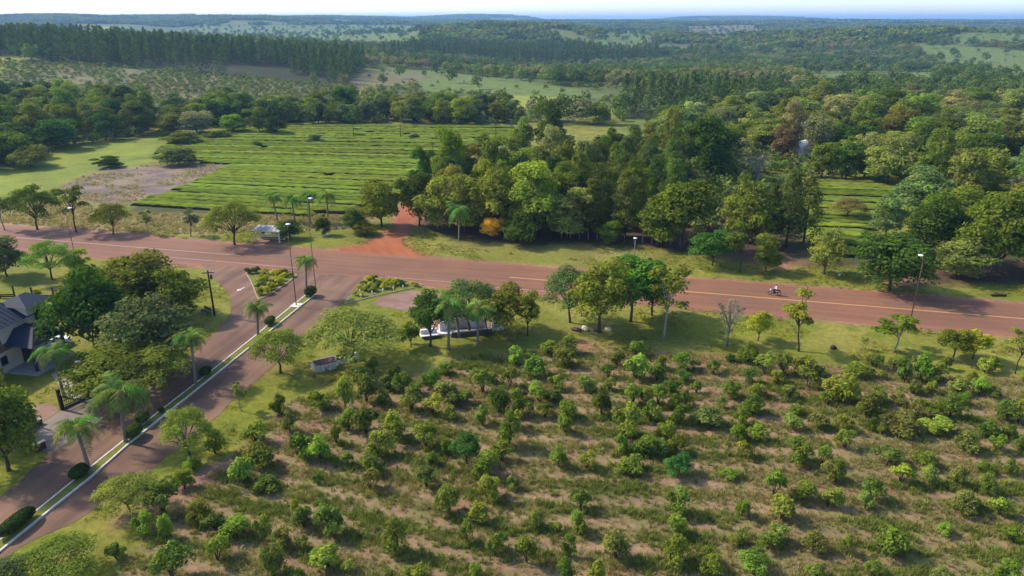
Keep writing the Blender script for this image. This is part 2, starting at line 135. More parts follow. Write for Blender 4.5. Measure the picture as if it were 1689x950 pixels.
TREES = [('feather', -19.85, 80.66, 6.54, 13.28, 'feather', 'widest flat-topped feathery tree on the lawn beside the avenue mouth', ''),
 ('feather', -27.92, 77.21, 5.77, 7.62, 'feather', 'feathery tree leaning beside the avenue next to the wide flat-topped tree', ''),
 ('feather', -31.08, 58.96, 5.7, 5.22, 'feather', 'feathery tree at the orchard corner beside the avenue kerb and tall palm', ''),
 ('feather', -32.96, 51.06, 3.52, 6.14, 'feather', 'low airy tree with bent dark trunk between avenue and orchard corner', ''),
 ('feather', -34.3, 42.64, 3.54, 6.8, 'feather', 'feathery tree crown filling the bottom left corner beside the avenue', ''),
 ('feather', -36.81, 40.56, 3.83, 5.61, 'bluegreen', 'feathery tree cut by the bottom left picture corner', ''),
 ('slender', -29.49, 68.23, 3.56, 2.36, 'mid', 'small thin sapling on the avenue verge above the orchard corner', ''),
 ('round', -10.64, 84.73, 7.7, 5.78, 'dark', 'dark upright tree at the left end of the white monument', ''),
 ('feather', -5.75, 89.17, 7.48, 10.34, 'bluegreen', 'broad grey-green tree rising over the white monument', ''), ('round', -0.54, 88.97, 6.67, 7.6, 'olive', 'yellowish tree at the right end of the white monument', ''),
 ('round', 2.09, 88.17, 6.08, 3.87, 'mid', 'narrow tree at the far right edge of the monument group', ''), ('round', -13.15, 84.55, 3.46, 3.76, 'olive', 'small bushy olive tree left of the monument slab', ''),
 ('slender', -3.38, 87.58, 4.91, 3.22, 'mid', 'thin tree between the monument palms and yellowish tree', ''),
 ('feather', 8.15, 92.5, 8.2, 9.04, 'bluegreen', 'airy tree with pale forking limbs at the left of the lawn clump', ''),
 ('round', 11.86, 89.17, 9.52, 9.21, 'mid', 'mid-green tree with slim trunk inside the lawn clump beside the road', ''),
 ('round', 16.74, 92.93, 9.19, 11.27, 'emerald', 'brightest green tree of the lawn clump beside the road', ''), ('round', 20.15, 95.14, 6.84, 7.23, 'mid', 'dense tree on the road side of the lawn clump', ''),
 ('slender', 20.28, 87.0, 10.18, 7.52, 'olive', 'sparse pale tree at the right end of the lawn clump', ''), ('bare', 28.06, 84.73, 6.88, 4.21, 'grey', 'nearly leafless grey tree on the lawn south of the road', ''),
 ('round', 32.64, 86.42, 4.23, 3.63, 'yellow', 'small yellow-green round tree alone on the lawn', ''),
 ('slender', 36.85, 83.28, 8.83, 5.81, 'olive', 'tall slender tree with white trunk on the lawn below the motorcycle', ''),
 ('slender', 48.92, 82.92, 5.3, 6.6, 'mid', 'spreading sparse tree on the lawn beneath the tall road lamp', ''),
 ('round', 55.62, 81.34, 3.82, 4.72, 'mid', 'bushy small tree on the lawn beside the right road shoulder', ''),
 ('round', 57.86, 81.0, 3.84, 4.35, 'yellow', 'light green small tree on the lawn near the right picture edge', ''),
 ('slender', 60.6, 77.06, 5.67, 4.03, 'olive', 'thin tree cut by the right picture edge on the lawn', ''), ('slender', 45.2, 83.64, 1.8, 1.4, 'olive', 'tiny sapling on the lawn above the orchard', ''),
 ('round', 34.7, 117.34, 6.05, 7.97, 'dark', 'dark rounded bushy tree on the verge opposite the lawn clump', ''),
 ('slender', 38.39, 113.85, 8.76, 5.44, 'mid', 'thin white-trunked tree between two dark bushy trees on the far verge', ''),
 ('dome', 42.89, 114.47, 6.2, 5.89, 'mid', 'rounded bushy tree right of the white-trunked tree on the far verge', ''), ('dome', 52.33, 112.94, 7.78, 6.0, 'feather', 'small pale-topped tree alone on the far verge', ''),
 ('dome', 59.16, 104.95, 9.77, 11.94, 'dark', 'large dark mango-like tree bulging to the road behind the tall lamp', ''),
 ('dome', 73.82, 111.14, 6.98, 9.28, 'feather', 'pale green tree right of the big dark tree on the far verge', ''),
 ('dome', 80.63, 113.55, 13.55, 11.93, 'mid', 'very large tree at the far verge near the right picture edge', ''),
 ('dome', 88.75, 112.03, 15.03, 12.74, 'dark', 'large dark tree cut by the right picture edge behind the verge', ''),
 ('dome', 74.36, 121.71, 10.76, 10.11, 'dark', 'dark tree behind the large bulging tree beside the right tea plot', ''),
 ('dome', 72.27, 132.98, 8.78, 7.18, 'bluegreen', 'grey-green tree at the near corner of the right tea plot', ''),
 ('feather', 71.47, 147.74, 4.86, 8.03, 'tan', 'lone umbrella tree standing inside the right tea plot', ''), ('dome', -52.81, 82.21, 11.91, 9.36, 'dark', 'tallest dark tree nearest the house lawn', ''),
 ('dome', -53.27, 95.14, 9.62, 11.97, 'mid', 'big green tree at the road corner of the garden clump', ''),
 ('dome', -47.11, 94.02, 7.84, 7.65, 'mid', 'tree at the right side of the garden clump beside the utility pole', ''),
 ('dome', -43.3, 78.66, 8.87, 10.16, 'bluegreen', 'broad grey-green tree in the middle of the garden clump', ''),
 ('feather', -43.11, 71.3, 6.38, 13.77, 'mid', 'wide low tree over the double-armed lamp beside the avenue', ''), ('dome', -46.54, 71.3, 5.49, 5.39, 'dark', 'dark leafy tree between house and double-armed lamp', ''),
 ('dome', -83.72, 111.73, 6.65, 7.35, 'bluegreen', 'dark tree at the left picture edge before the main road', ''),
 ('feather', -75.39, 110.26, 6.38, 9.12, 'feather', 'umbrella tree with dark trunk on the grass behind the wooden fence', ''),
 ('dome', -73.61, 114.47, 3.69, 4.49, 'yellow', 'yellow-green tree right of the umbrella tree by the fence', ''),
 ('dome', -47.59, 57.27, 9.69, 6.94, 'mid', 'large tree in front of the house beside the driveway gate', ''), ('dome', -54.86, 63.15, 8.19, 7.25, 'dark', 'large tree cut by the left picture edge below the house', ''),
 ('dome', -73.18, 102.85, 1.28, 1.68, 'yellow', 'small bright bush between the wooden fence panels', ''),
 ('slender', -102.44, 139.34, 8.7, 5.56, 'bluegreen', 'tree at the left picture edge on the far side of the road', ''),
 ('feather', -96.1, 139.78, 8.95, 10.46, 'mid', 'tallest tree on the left far verge with two crowns', ''), ('slender', -87.24, 138.02, 9.24, 7.66, 'mid', 'forked tree beside the street lamp on the left far verge', ''),
 ('feather', -79.16, 136.73, 6.49, 7.72, 'mid', 'umbrella tree with straight trunk on the left far verge', ''), ('slender', -72.17, 136.73, 5.06, 3.58, 'tan', 'faint dry sapling in the straw on the left far verge', ''),
 ('slender', -63.04, 135.04, 5.5, 4.49, 'bluegreen', 'small blue-green tree in the straw on the left far verge', ''), ('feather', -52.42, 129.41, 8.62, 10.49, 'olive', 'olive umbrella tree left of the bus shelter', ''),
 ('dome', -43.15, 133.39, 3.54, 5.38, 'dark', 'dark low tree touching the right side of the bus shelter', ''), ('dome', -37.17, 135.88, 4.0, 3.09, 'dark', 'small dark ball-shaped tree right of the bus shelter', ''),
 ('dome', -31.3, 137.59, 4.67, 4.81, 'dark', 'dark bush beside the red dirt track mouth', ''), ('dome', -26.73, 142.04, 9.93, 10.31, 'olive', 'pale-topped bushy tree on the left side of the red dirt track', ''),
 ('dome', -29.27, 135.88, 2.95, 4.05, 'mid', 'low green bush at the left foot of the dirt track trees', ''), ('dome', -19.11, 142.96, 11.86, 7.63, 'dark', 'dark tree closing the right side of the red dirt track', ''),
 ('dome', -15.0, 139.34, 11.25, 9.39, 'olive', 'olive tree first in the wood front right of the dirt track', ''),
 ('dome', -9.26, 137.59, 11.55, 9.99, 'olive', 'olive tree behind the drooping palm at the wood front', ''), ('dome', -3.21, 137.59, 14.13, 10.18, 'olive', 'tall domed olive tree above the orange flowering tree', ''),
 ('dome', 4.25, 135.88, 14.3, 12.17, 'olive', 'largest domed olive tree in the wood front', ''), ('dome', 10.71, 134.21, 9.59, 11.19, 'feather', 'light green tree right of the big domed trees in the wood front', ''),
 ('dome', 1.55, 129.79, 5.78, 7.05, 'dark', 'low dark glossy tree beside the orange flowering tree', ''), ('dome', -3.94, 133.39, 4.55, 4.44, 'orange', 'orange flowering tree at the wood edge', ''),
 ('dome', 18.39, 129.41, 4.85, 5.23, 'mid', 'low leafy tree at the wood edge before pale thin trunks', ''), ('round', 31.46, 126.37, 13.29, 13.16, 'mid', 'broad green tree at the wood front opposite the lawn clump', ''),
 ('dome', 27.48, 129.02, 9.29, 9.0, 'mid', 'green tree left of the broad one at the wood front', ''), ('dome', 44.64, 130.19, 12.97, 9.47, 'olive', 'tan-green tree right of the broad one at the wood front', ''),
 ('pine', 51.18, 127.87, 14.38, 7.31, 'pine', 'tall dark tree with bare trunk beside the right tea plot', ''),
 ('pine', 55.65, 130.97, 12.85, 6.36, 'pine', 'slim dark tree touching the left edge of the right tea plot', ''), ('pine', 49.55, 131.77, 11.55, 5.72, 'pine', 'dark upright tree left of the tall bare-trunked one', ''),
 ('dome', -97.45, 208.53, 4.67, 11.64, 'bluegreen', 'long dark bush on the upper edge of the bare plot', ''), ('dome', -115.92, 204.88, 3.0, 8.34, 'dark', 'low dark bush in the bright meadow', ''),
 ('dome', -138.24, 204.88, 6.19, 11.09, 'olive', 'round grey bush at the meadow edge near the left picture edge', ''),
 ('dome', -68.53, 250.38, 2.75, 4.62, 'bluegreen', 'small round bush standing alone in the tea field', ''), ('dome', -84.97, 240.32, 1.88, 3.64, 'bluegreen', 'small flat bush at the upper left of the tea field', ''),
 ('dome', -55.34, 261.27, 1.18, 3.5, 'dark', 'tiny bush on the upper tea field boundary', ''), ('dome', -34.47, 255.72, 1.99, 3.86, 'dark', 'tiny bush on the upper tea field boundary nearer the wood', ''),
 ('dome', -104.23, 271.56, 6.59, 10.4, 'emerald', 'bright round tree at the upper left tea field corner', ''),
 ('dome', -94.68, 271.56, 9.24, 9.48, 'mid', 'upright tree right of the bright round one above the tea field', ''), ('dome', -105.11, 258.46, 2.7, 9.52, 'mid', 'low bush at the upper left edge of the tea field', ''),
 ('dome', -116.24, 267.06, 9.21, 13.32, 'tan', 'yellowish scrubby tree above the bare plot', ''), ('dome', -125.19, 267.06, 7.73, 12.45, 'olive', 'grey-green scrubby tree above the meadow', ''),
 ('dome', -112.42, 245.25, 4.08, 12.34, 'olive', 'spreading bush behind the long dark bush', ''), ('dome', -87.15, 267.06, 6.77, 7.57, 'dark', 'dark tree closing the track above the tea field', ''),
 ('bare', 62.71, 180.89, 8.37, 7.39, 'grey', 'pale grey leafless tree in the right forest', ''), ('dome', 10.72, 185.26, 14.02, 7.82, 'tan', 'pinkish flowering tree poking above the central wood', ''),
 ('dome', 11.19, 218.21, 16.85, 10.55, 'dark', 'tallest dark tree behind the central wood', ''), ('dome', 3.29, 222.32, 12.22, 8.19, 'olive', 'olive tree beside the tallest dark tree behind the wood', ''),
 ('dome', 28.75, 201.35, 11.21, 6.78, 'dark', 'dark conical crown above the pines', ''), ('dome', 51.71, 185.26, 17.72, 13.07, 'dark', 'large dark spreading tree in the middle of the right forest', ''),
 ('pine', 42.49, 192.99, 18.04, 7.44, 'olive', 'upright olive conifer at the left edge of the right forest', ''), ('dome', 95.05, 191.4, 11.66, 7.43, 'tan', 'tan flowering tree behind the right tea plot', ''),
 ('dome', 89.46, 189.83, 10.69, 9.63, 'mid', 'dense green tree touching the top of the right tea plot', ''), ('dome', 82.96, 189.83, 9.17, 8.04, 'mid', 'green tree at the top left of the right tea plot', ''),
 ('dome', 104.86, 192.99, 11.1, 7.82, 'tan', 'pale tan-topped tree right of the tan flowering one', ''),
 ('pine', 102.11, 171.39, 15.74, 11.02, 'olive', 'olive conifer-shaped tree right of the tea plot in the forest', ''), ('dome', 98.47, 170.11, 6.5, 6.41, 'tan', 'low tan bushy tree at the right tea plot corner', ''),
 ('bare', 114.87, 159.33, 7.8, 5.48, 'grey', 'grey bare tree near the right picture edge', ''), ('dome', 91.41, 215.22, 14.82, 9.0, 'tan', 'pink-brown flowering tree high in the right forest', ''),
 ('dome', 94.17, 242.76, 15.57, 9.28, 'tan', 'brown-topped tree at the back of the right forest', ''), ('dome', 82.42, 218.21, 10.09, 7.33, 'rust', 'rusty red-brown tree in the right forest', ''),
 ('dome', 34.51, 294.62, 9.97, 9.75, 'feather', 'pale palm-like tree beyond the central wood', ''), ('dome', -14.65, 165.16, 16.2, 8.12, 'mid', 'tall tree at the left end of the central wood beside the tea field', ''),
 ('dome', -21.52, 172.69, 11.21, 6.75, 'dark', 'tree jutting into the tea field from the central wood', '')]
PALMS = [(-38.92, 62.03, 5.8, 5.0, 'tallest palm on the avenue median beside the clipped balls', ''), (-39.63, 56.79, 5.12, 4.0, 'palm on the avenue median opposite the driveway apron', ''),
 (-36.96, 74.31, 6.38, 3.73, 'palm on the avenue median halfway to the crossroads', ''), (-34.26, 88.17, 4.02, 3.39, 'short palm on the median below the planted island', ''),
 (-31.45, 102.09, 6.29, 3.46, 'palm at the median head beside the tall black pole', ''), (-50.58, 71.3, 6.15, 4.14, 'palm beside the house path inside the gate', ''),
 (-49.31, 145.79, 5.58, 4.03, 'leftmost palm of the four behind the bus shelter', ''), (-45.34, 144.84, 5.55, 4.01, 'second palm from the left behind the bus shelter', ''),
 (-41.92, 143.89, 6.39, 3.98, 'third palm from the left behind the bus shelter', ''), (-39.43, 148.73, 5.22, 4.37, 'rightmost palm of the four behind the bus shelter', ''),
 (-10.25, 132.57, 6.38, 5.07, 'drooping palm at the wood edge left of the orange tree', ''), (-8.19, 83.82, 6.92, 3.98, 'left palm before the white monument wall', ''),
 (-4.47, 84.73, 5.78, 3.72, 'right palm before the white monument wall', ''), (-7.12, 87.58, 4.96, 3.04, 'palm behind the two front palms of the monument', '')]
PT = {'arrow': [(-42.88, 105.76), (-43.95, 107.69), (-41.93, 104.42)],
 'bench': [(-44.27, 95.59)],
 'bike': [(40.54, 103.11)],
 'bollards': [(-24.77, 100.83), (-23.09, 102.09), (-23.69, 104.16), (-21.65, 103.37), (-20.14, 104.42), (-18.65, 105.22), (-17.24, 106.03), (-15.71, 106.86)],
 'car': [(-60.14, 83.1)],
 'domes': [(89.27, 218.21), (73.54, 218.21), (99.55, 247.79)],
 'double_lamp': [(-45.79, 71.3)],
 'double_lamp_h': 3.89,
 'emerald': [(-4.34, 58.36), (15.64, 56.51)],
 'fence': [(-78.29, 101.83), (-76.14, 102.09), (-73.03, 101.58), (-69.8, 101.58)],
 'fencewood': [(14.74, 132.98), (16.5, 132.98), (18.21, 132.57), (20.03, 132.17), (21.6, 131.77), (23.35, 131.77), (24.96, 130.97), (26.55, 130.19)],
 'gate': [(-47.83, 71.16), (-49.13, 68.49), (-49.82, 65.01), (-50.03, 63.84)],
 'globe': [(21.86, 121.71)],
 'globe_h': 3.05,
 'gold_bed': [(-23.24, 108.82), (-22.36, 109.39), (-21.03, 108.53), (-19.8, 108.25), (-18.45, 107.69), (-17.14, 107.41), (-15.75, 107.13), (-23.69, 107.13), (-22.48, 106.86), (-21.13, 106.31), (-20.02, 106.03),
              (-18.91, 106.31), (-24.03, 104.95), (-22.84, 104.69), (-21.61, 104.69), (-24.27, 102.85), (-23.05, 102.85), (-17.45, 106.86), (-21.66, 107.69), (-14.91, 106.58)],
 'gold_island': [(-43.91, 112.94), (-42.69, 112.94), (-41.37, 112.63), (-39.97, 112.03), (-38.46, 111.73), (-37.28, 111.14), (-36.57, 111.43), (-41.49, 110.55), (-39.91, 109.97), (-38.44, 109.39), (-37.45, 109.68),
                 (-41.12, 108.25), (-39.77, 107.69), (-38.43, 107.13), (-37.63, 107.69), (-39.91, 105.76), (-38.59, 105.22), (-37.72, 105.49), (-38.75, 103.37), (-38.08, 103.63), (-37.75, 112.03)],
 'hearth': [(-24.04, 78.33), (-22.53, 76.74), (-20.92, 78.33), (-20.6, 81.34), (-23.1, 82.21), (-25.5, 79.65)],
 'hedge_left': [(-47.62, 61.49), (-47.28, 62.93)],
 'house': [(-59.91, 77.69), (-58.83, 81.34), (-59.26, 73.43), (-56.6, 77.69)],
 'litter': [(-36.69, 135.88), (-43.52, 137.59), (54.38, 112.03)],
 'log': [(74.88, 102.6)],
 'monument': [(-11.88, 87.19), (-10.05, 88.37), (-8.47, 89.17), (-5.0, 90.81), (-2.45, 89.78), (-1.38, 90.19), (-8.1, 87.58), (-2.68, 88.77)],
 'pole_head': [(-30.93, 105.49)],
 'pole_head_h': 14.45,
 'pole_left': [(-74.87, 116.69)],
 'pole_left_h': 10.18,
 'pole_median': [(-32.05, 98.63)],
 'pole_median_h': 11.96,
 'pole_right': [(54.23, 89.58)],
 'pole_right_h': 10.56,
 'pole_utility': [(-42.87, 95.14)],
 'pole_utility_h': 6.85,
 'porch': [(-60.18, 78.33), (-59.31, 81.0), (-57.42, 79.65)],
 'rock': [(41.6, 84.0)],
 'shelter': [(-49.17, 130.97), (-44.06, 130.19)],
 'stones': [(8.77, 89.78), (10.06, 90.19), (11.66, 89.58), (13.2, 89.98)],
 'teaposts': [(-55.95, 255.72), (-39.81, 258.46), (-22.96, 208.53), (-5.63, 253.02)],
 'topiary': [(-41.39, 49.02), (-40.17, 56.13), (-38.5, 62.93), (-38.81, 65.49), (-37.97, 67.85), (-36.61, 76.43), (-33.72, 91.65), (-30.93, 102.6)],
 'wallcorner': [(-48.75, 61.16), (-46.84, 60.41), (-46.46, 61.16)]}
REG = {'left': [(-243.12, 323.83), (-152.19, 197.09), (-148.38, 201.35), (-145.07, 212.3), (-148.07, 239.11), (-133.36, 261.27), (-143.07, 294.62), (-167.28, 328.15), (-210.72, 341.79)],
 'line': [(-142.26, 292.85), (-127.16, 279.39), (-99.35, 294.62), (-90.57, 298.22), (1.34, 292.85), (1.45, 317.56), (-56.39, 332.58), (-106.02, 332.58), (-146.36, 323.83)],
 'pines': [(12.63, 135.88), (18.11, 131.77), (24.96, 130.97), (30.92, 131.77), (42.18, 185.26), (36.26, 197.09), (23.64, 197.09), (15.08, 165.16)],
 'right': [(50.07, 253.02), (42.18, 185.26), (58.66, 192.99), (76.69, 188.28), (94.61, 185.26), (99.05, 174.01), (97.07, 162.19), (87.12, 151.25), (82.87, 130.97), (96.5, 129.02), (102.11, 127.12), (157.13, 201.35),
           (219.95, 294.62), (178.44, 328.15), (123.99, 328.15), (87.43, 313.5)],
 'woodmix': [(-17.48, 142.96), (-12.87, 140.23), (12.17, 137.59), (14.86, 171.39), (14.11, 192.99), (2.61, 197.09), (-11.84, 185.26), (-14.22, 165.16), (-17.35, 153.86)],
 'woodmix2': [(32.62, 129.02), (44.65, 130.97), (56.29, 134.21), (73.14, 178.08), (58.66, 192.99), (46.22, 189.05)]}

def S(t):
    t = np.clip(t, 0.0, 1.0)
    return t * t * (3 - 2 * t)

def terrain(x, y):
    """Ground height in metres: flat round the crossroads, rolling country behind."""
    x = np.asarray(x, dtype=float); y = np.asarray(y, dtype=float)
    h = 20 * S((-x - 40) / 300) * S((y - 300) / 220) * (1 - 0.8 * S((y - 640) / 500))
    h = h - 12 * S((y - 430) / 400) * S((x + 160) / 220) * (1 - S((y - 950) / 450))
    h = h + 30 * np.exp(-((x - 5) / 210) ** 2 - ((y - 1480) / 280) ** 2)
    h = h + 20 * np.exp(-((x - 760) / 330) ** 2 - ((y - 1250) / 300) ** 2)
    h = h + 42 * S((y - 1500) / 1600) * S((-x - 100) / 1000)
    h = h + 20 * S((y - 1700) / 1800) * S((x + 700) / 600)
    h = h + 44 * np.exp(-(np.abs(x + 270) / 420) ** 4 - ((y - 6600) / 900) ** 2)
    h = h + 34 * np.exp(-(np.abs(x - 2050) / 620) ** 4 - ((y - 7200) / 900) ** 2)
    a = np.clip((y - 450) / 1500, 0, 1) * 5.0
    h = h + a * (np.sin(x / 210 + 1.3) * np.sin(y / 260 + 0.4) + 0.6 * np.sin(x / 97 + y / 150))
    return h

RNG = np.random.default_rng(11)
random.seed(5)
HAZE = 1.25e-4
COL = scene.collection

# ------------------------------------------------------------------ helpers
def tag(o, label=None, cat=None, group=None, kind=None):
    if label: o['label'] = label
    if cat: o['category'] = cat
    if group: o['group'] = group
    if kind: o['kind'] = kind
    return o

def link(name, data, parent=None, loc=(0, 0, 0), rz=0.0, scl=None, color=None):
    o = bpy.data.objects.new(name, data)
    COL.objects.link(o)
    o.location = loc
    o.rotation_euler = (0, 0, rz)
    if scl is not None: o.scale = scl
    if color is not None: o.color = (*color, 1.0)
    if parent is not None: o.parent = parent
    return o

def empty(name, loc, rz=0.0):
    o = bpy.data.objects.new(name, None)
    o.empty_display_size = 0.3
    COL.objects.link(o)
    o.location = loc
    o.rotation_euler = (0, 0, rz)
    return o

def np_mesh(name, verts, faces, mats=(), tint=None, mat_idx=None, smooth=False):
    """faces: (n,3) or (n,4) array"""
    verts = np.asarray(verts, dtype=np.float32); faces = np.asarray(faces, dtype=np.int32)
    n, k = faces.shape
    me = bpy.data.meshes.new(name)
    me.vertices.add(len(verts)); me.vertices.foreach_set('co', verts.ravel())
    me.loops.add(n * k); me.loops.foreach_set('vertex_index', faces.ravel())
    me.polygons.add(n)
    me.polygons.foreach_set('loop_start', np.arange(0, n * k, k, dtype=np.int32))
    me.polygons.foreach_set('loop_total', np.full(n, k, dtype=np.int32))
    if mat_idx is not None: me.polygons.foreach_set('material_index', np.asarray(mat_idx, dtype=np.int32))
    if smooth: me.polygons.foreach_set('use_smooth', np.ones(n, dtype=bool))
    for m in mats: me.materials.append(m)
    if tint is not None:
        a = me.attributes.new('tint', 'FLOAT', 'POINT')
        a.data.foreach_set('value', np.asarray(tint, dtype=np.float32))
    me.update(calc_edges=True)
    return me

class MB:
    """collects boxes, tubes, prisms for one mesh"""
    def __init__(self): self.v = []; self.f = []
    def add(self, vs, fs):
        b = len(self.v); self.v += [tuple(p) for p in vs]; self.f += [tuple(b + i for i in f) for f in fs]; return self
    def box(self, c, s, rz=0.0, taper=1.0):
        x, y, z = c; sx, sy, sz = s[0] / 2, s[1] / 2, s[2] / 2
        ca, sa = math.cos(rz), math.sin(rz); vs = []
        for dz in (-1, 1):
            t = taper if dz > 0 else 1.0
            for dx, dy in ((-1, -1), (1, -1), (1, 1), (-1, 1)):
                a, b = dx * sx * t, dy * sy * t
                vs.append((x + a * ca - b * sa, y + a * sa + b * ca, z + dz * sz))
        return self.add(vs, [(3, 2, 1, 0), (4, 5, 6, 7), (0, 1, 5, 4), (1, 2, 6, 5), (2, 3, 7, 6), (3, 0, 4, 7)])
    def tube(self, pts, rad, n=6, cap=True):
        pts = [Vector(p) for p in pts]; rings = []
        for i, p in enumerate(pts):
            d = (pts[min(i + 1, len(pts) - 1)] - pts[max(i - 1, 0)])
            if d.length < 1e-6: d = Vector((0, 0, 1))
            d.normalize()
            a = Vector((1, 0, 0)) if abs(d.x) < 0.8 else Vector((0, 1, 0))
            u = d.cross(a).normalized(); w = d.cross(u).normalized()
            r = rad[i] if hasattr(rad, '__len__') else rad
            rings.append([p + (u * math.cos(t) + w * math.sin(t)) * r for t in [2 * math.pi * k / n for k in range(n)]])
        vs = [v for r in rings for v in r]; fs = []
        for i in range(len(pts) - 1):
            for k in range(n):
                fs.append((i * n + k, i * n + (k + 1) % n, (i + 1) * n + (k + 1) % n, (i + 1) * n + k))
        if cap:
            fs.append(tuple(range(n - 1, -1, -1))); fs.append(tuple((len(pts) - 1) * n + k for k in range(n)))
        return self.add(vs, fs)
    def prism(self, poly, z0, z1):
        n = len(poly)
        vs = [(p[0], p[1], z0) for p in poly] + [(p[0], p[1], z1) for p in poly]
        fs = [tuple(range(n - 1, -1, -1)), tuple(range(n, 2 * n))]
        fs += [(i, (i + 1) % n, n + (i + 1) % n, n + i) for i in range(n)]
        return self.add(vs, fs)
    def ball(self, c, r, seg=10, rings=7, squash=(1, 1, 1)):
        vs = []; fs = []
        for i in range(rings + 1):
            t = math.pi * i / rings
            for k in range(seg):
                p = 2 * math.pi * k / seg
                vs.append((c[0] + r * squash[0] * math.sin(t) * math.cos(p), c[1] + r * squash[1] * math.sin(t) * math.sin(p), c[2] + r * squash[2] * math.cos(t)))
        for i in range(rings):
            for k in range(seg):
                fs.append((i * seg + k, (i + 1) * seg + k, (i + 1) * seg + (k + 1) % seg, i * seg + (k + 1) % seg))
        return self.add(vs, fs)
    def mesh(self, name, mat, smooth=False):
        me = bpy.data.meshes.new(name)
        me.from_pydata([tuple(v) for v in self.v], [], self.f)
        if mat: me.materials.append(mat)
        if smooth: me.polygons.foreach_set('use_smooth', [True] * len(me.polygons))
        me.update()
        return me
    def obj(self, name, mat, parent=None, loc=(0, 0, 0), rz=0.0, smooth=False):
        return link(name, self.mesh(name, mat, smooth), parent, loc, rz)

def ngon(name, poly, z, mat, parent=None, kind='structure'):
    """flat sheet from an outline, triangulated"""
    bm = bmesh.new()
    vs = [bm.verts.new((p[0], p[1], z)) for p in poly]
    f = bm.faces.new(vs)
    if f.normal.z < 0: bmesh.ops.reverse_faces(bm, faces=[f])
    bm.normal_update()
    if bm.faces[:][0].normal.z < 0: bmesh.ops.reverse_faces(bm, faces=bm.faces[:])
    bmesh.ops.triangulate(bm, faces=bm.faces[:])
    me = bpy.data.meshes.new(name); bm.to_mesh(me); bm.free()
    me.materials.append(mat)
    o = link(name, me, parent)
    if kind: o['kind'] = kind
    return o

def rough_outline(poly, step=1.2, amp=0.22, seed=0):
    """resample an outline and make it wander a little, as worn road edges do"""
    r = random.Random(seed); out = []
    n = len(poly); ph = r.random() * 9
    s = 0.0
    for i in range(n):
        a, b = Vector(poly[i]), Vector(poly[(i + 1) % n]); L = (b - a).length
        k = max(1, int(L / step)); d = (b - a).normalized() if L > 0 else Vector((1, 0)); nn = Vector((-d.y, d.x))
        for j in range(k):
            s += L / k
            w = amp * (math.sin(s * 0.9 + ph) * 0.5 + math.sin(s * 2.3 + ph * 2) * 0.3 + r.uniform(-.5, .5))
            p = a.lerp(b, j / k) + nn * (w if j else w * 0.3)
            out.append((p.x, p.y))
    return out

def smooth_poly(poly, it=1):
    for _ in range(it):
        out = []
        for i in range(len(poly)):
            a, b = poly[i], poly[(i + 1) % len(poly)]
            out += [(a[0] * .75 + b[0] * .25, a[1] * .75 + b[1] * .25), (a[0] * .25 + b[0] * .75, a[1] * .25 + b[1] * .75)]
        poly = out
    return poly

def inside(poly, X, Y):
    X = np.asarray(X, float); Y = np.asarray(Y, float); c = np.zeros(X.shape, bool); n = len(poly)
    for i in range(n):
        x1, y1 = poly[i]; x2, y2 = poly[i - 1]
        if y1 == y2: continue
        t = ((y1 > Y) != (y2 > Y)) & (X < (x2 - x1) * (Y - y1) / (y2 - y1) + x1)
        c ^= t
    return c

def sdist(poly, X, Y):
    """signed distance, positive inside"""
    X = np.asarray(X, float); Y = np.asarray(Y, float); d = np.full(X.shape, 1e9); n = len(poly)
    for i in range(n):
        x1, y1 = poly[i]; x2, y2 = poly[(i + 1) % n]
        dx, dy = x2 - x1, y2 - y1; L = dx * dx + dy * dy + 1e-9
        t = np.clip(((X - x1) * dx + (Y - y1) * dy) / L, 0, 1)
        d = np.minimum(d, np.hypot(X - x1 - t * dx, Y - y1 - t * dy))
    return np.where(inside(poly, X, Y), d, -d)

def vnoise(X, Y, scale, seed=0):
    """cheap value noise in 0..1"""
    r = np.random.default_rng(seed); T = r.random((256, 256))
    x = np.asarray(X, float) / scale; y = np.asarray(Y, float) / scale
    xi = np.floor(x).astype(int); yi = np.floor(y).astype(int); fx = x - xi; fy = y - yi
    fx = fx * fx * (3 - 2 * fx); fy = fy * fy * (3 - 2 * fy)
    g = lambda a, b: T[a % 256, b % 256]
    return (g(xi, yi) * (1 - fx) + g(xi + 1, yi) * fx) * (1 - fy) + (g(xi, yi + 1) * (1 - fx) + g(xi + 1, yi + 1) * fx) * fy

def fbm(X, Y, scale, seed=0):
    return 0.5 * vnoise(X, Y, scale, seed) + 0.3 * vnoise(X, Y, scale / 2.1, seed + 1) + 0.2 * vnoise(X, Y, scale / 4.7, seed + 2)

# ------------------------------------------------------------------ materials
def nodes_of(m):
    m.use_nodes = True
    return m.node_tree.nodes, m.node_tree.links

def mat_plain(name, col, rough=0.8, noise=0.25, scale=3.0, metal=0.0, spec=0.3, bump=0.0, wear=None):
    m = bpy.data.materials.new(name); n, l = nodes_of(m); b = n['Principled BSDF']
    b.inputs['Roughness'].default_value = rough; b.inputs['Metallic'].default_value = metal
    b.inputs['Specular IOR Level'].default_value = spec
    tc = n.new('ShaderNodeTexCoord'); t = n.new('ShaderNodeTexNoise')
    t.inputs['Scale'].default_value = scale; t.inputs['Detail'].default_value = 5
    l.new(tc.outputs['Object'], t.inputs['Vector'])
    mx = n.new('ShaderNodeMix'); mx.data_type = 'RGBA'
    mx.inputs[6].default_value = (*[c * (1 - noise) for c in col], 1)
    w = wear or [min(1, c * (1 + noise)) for c in col]
    mx.inputs[7].default_value = (*w, 1)
    l.new(t.outputs['Fac'], mx.inputs[0]); l.new(mx.outputs[2], b.inputs['Base Color'])
    if bump:
        bp = n.new('ShaderNodeBump'); bp.inputs['Strength'].default_value = bump; bp.inputs['Distance'].default_value = 0.05
        l.new(t.outputs['Fac'], bp.inputs['Height']); l.new(bp.outputs[0], b.inputs['Normal'])
    return m

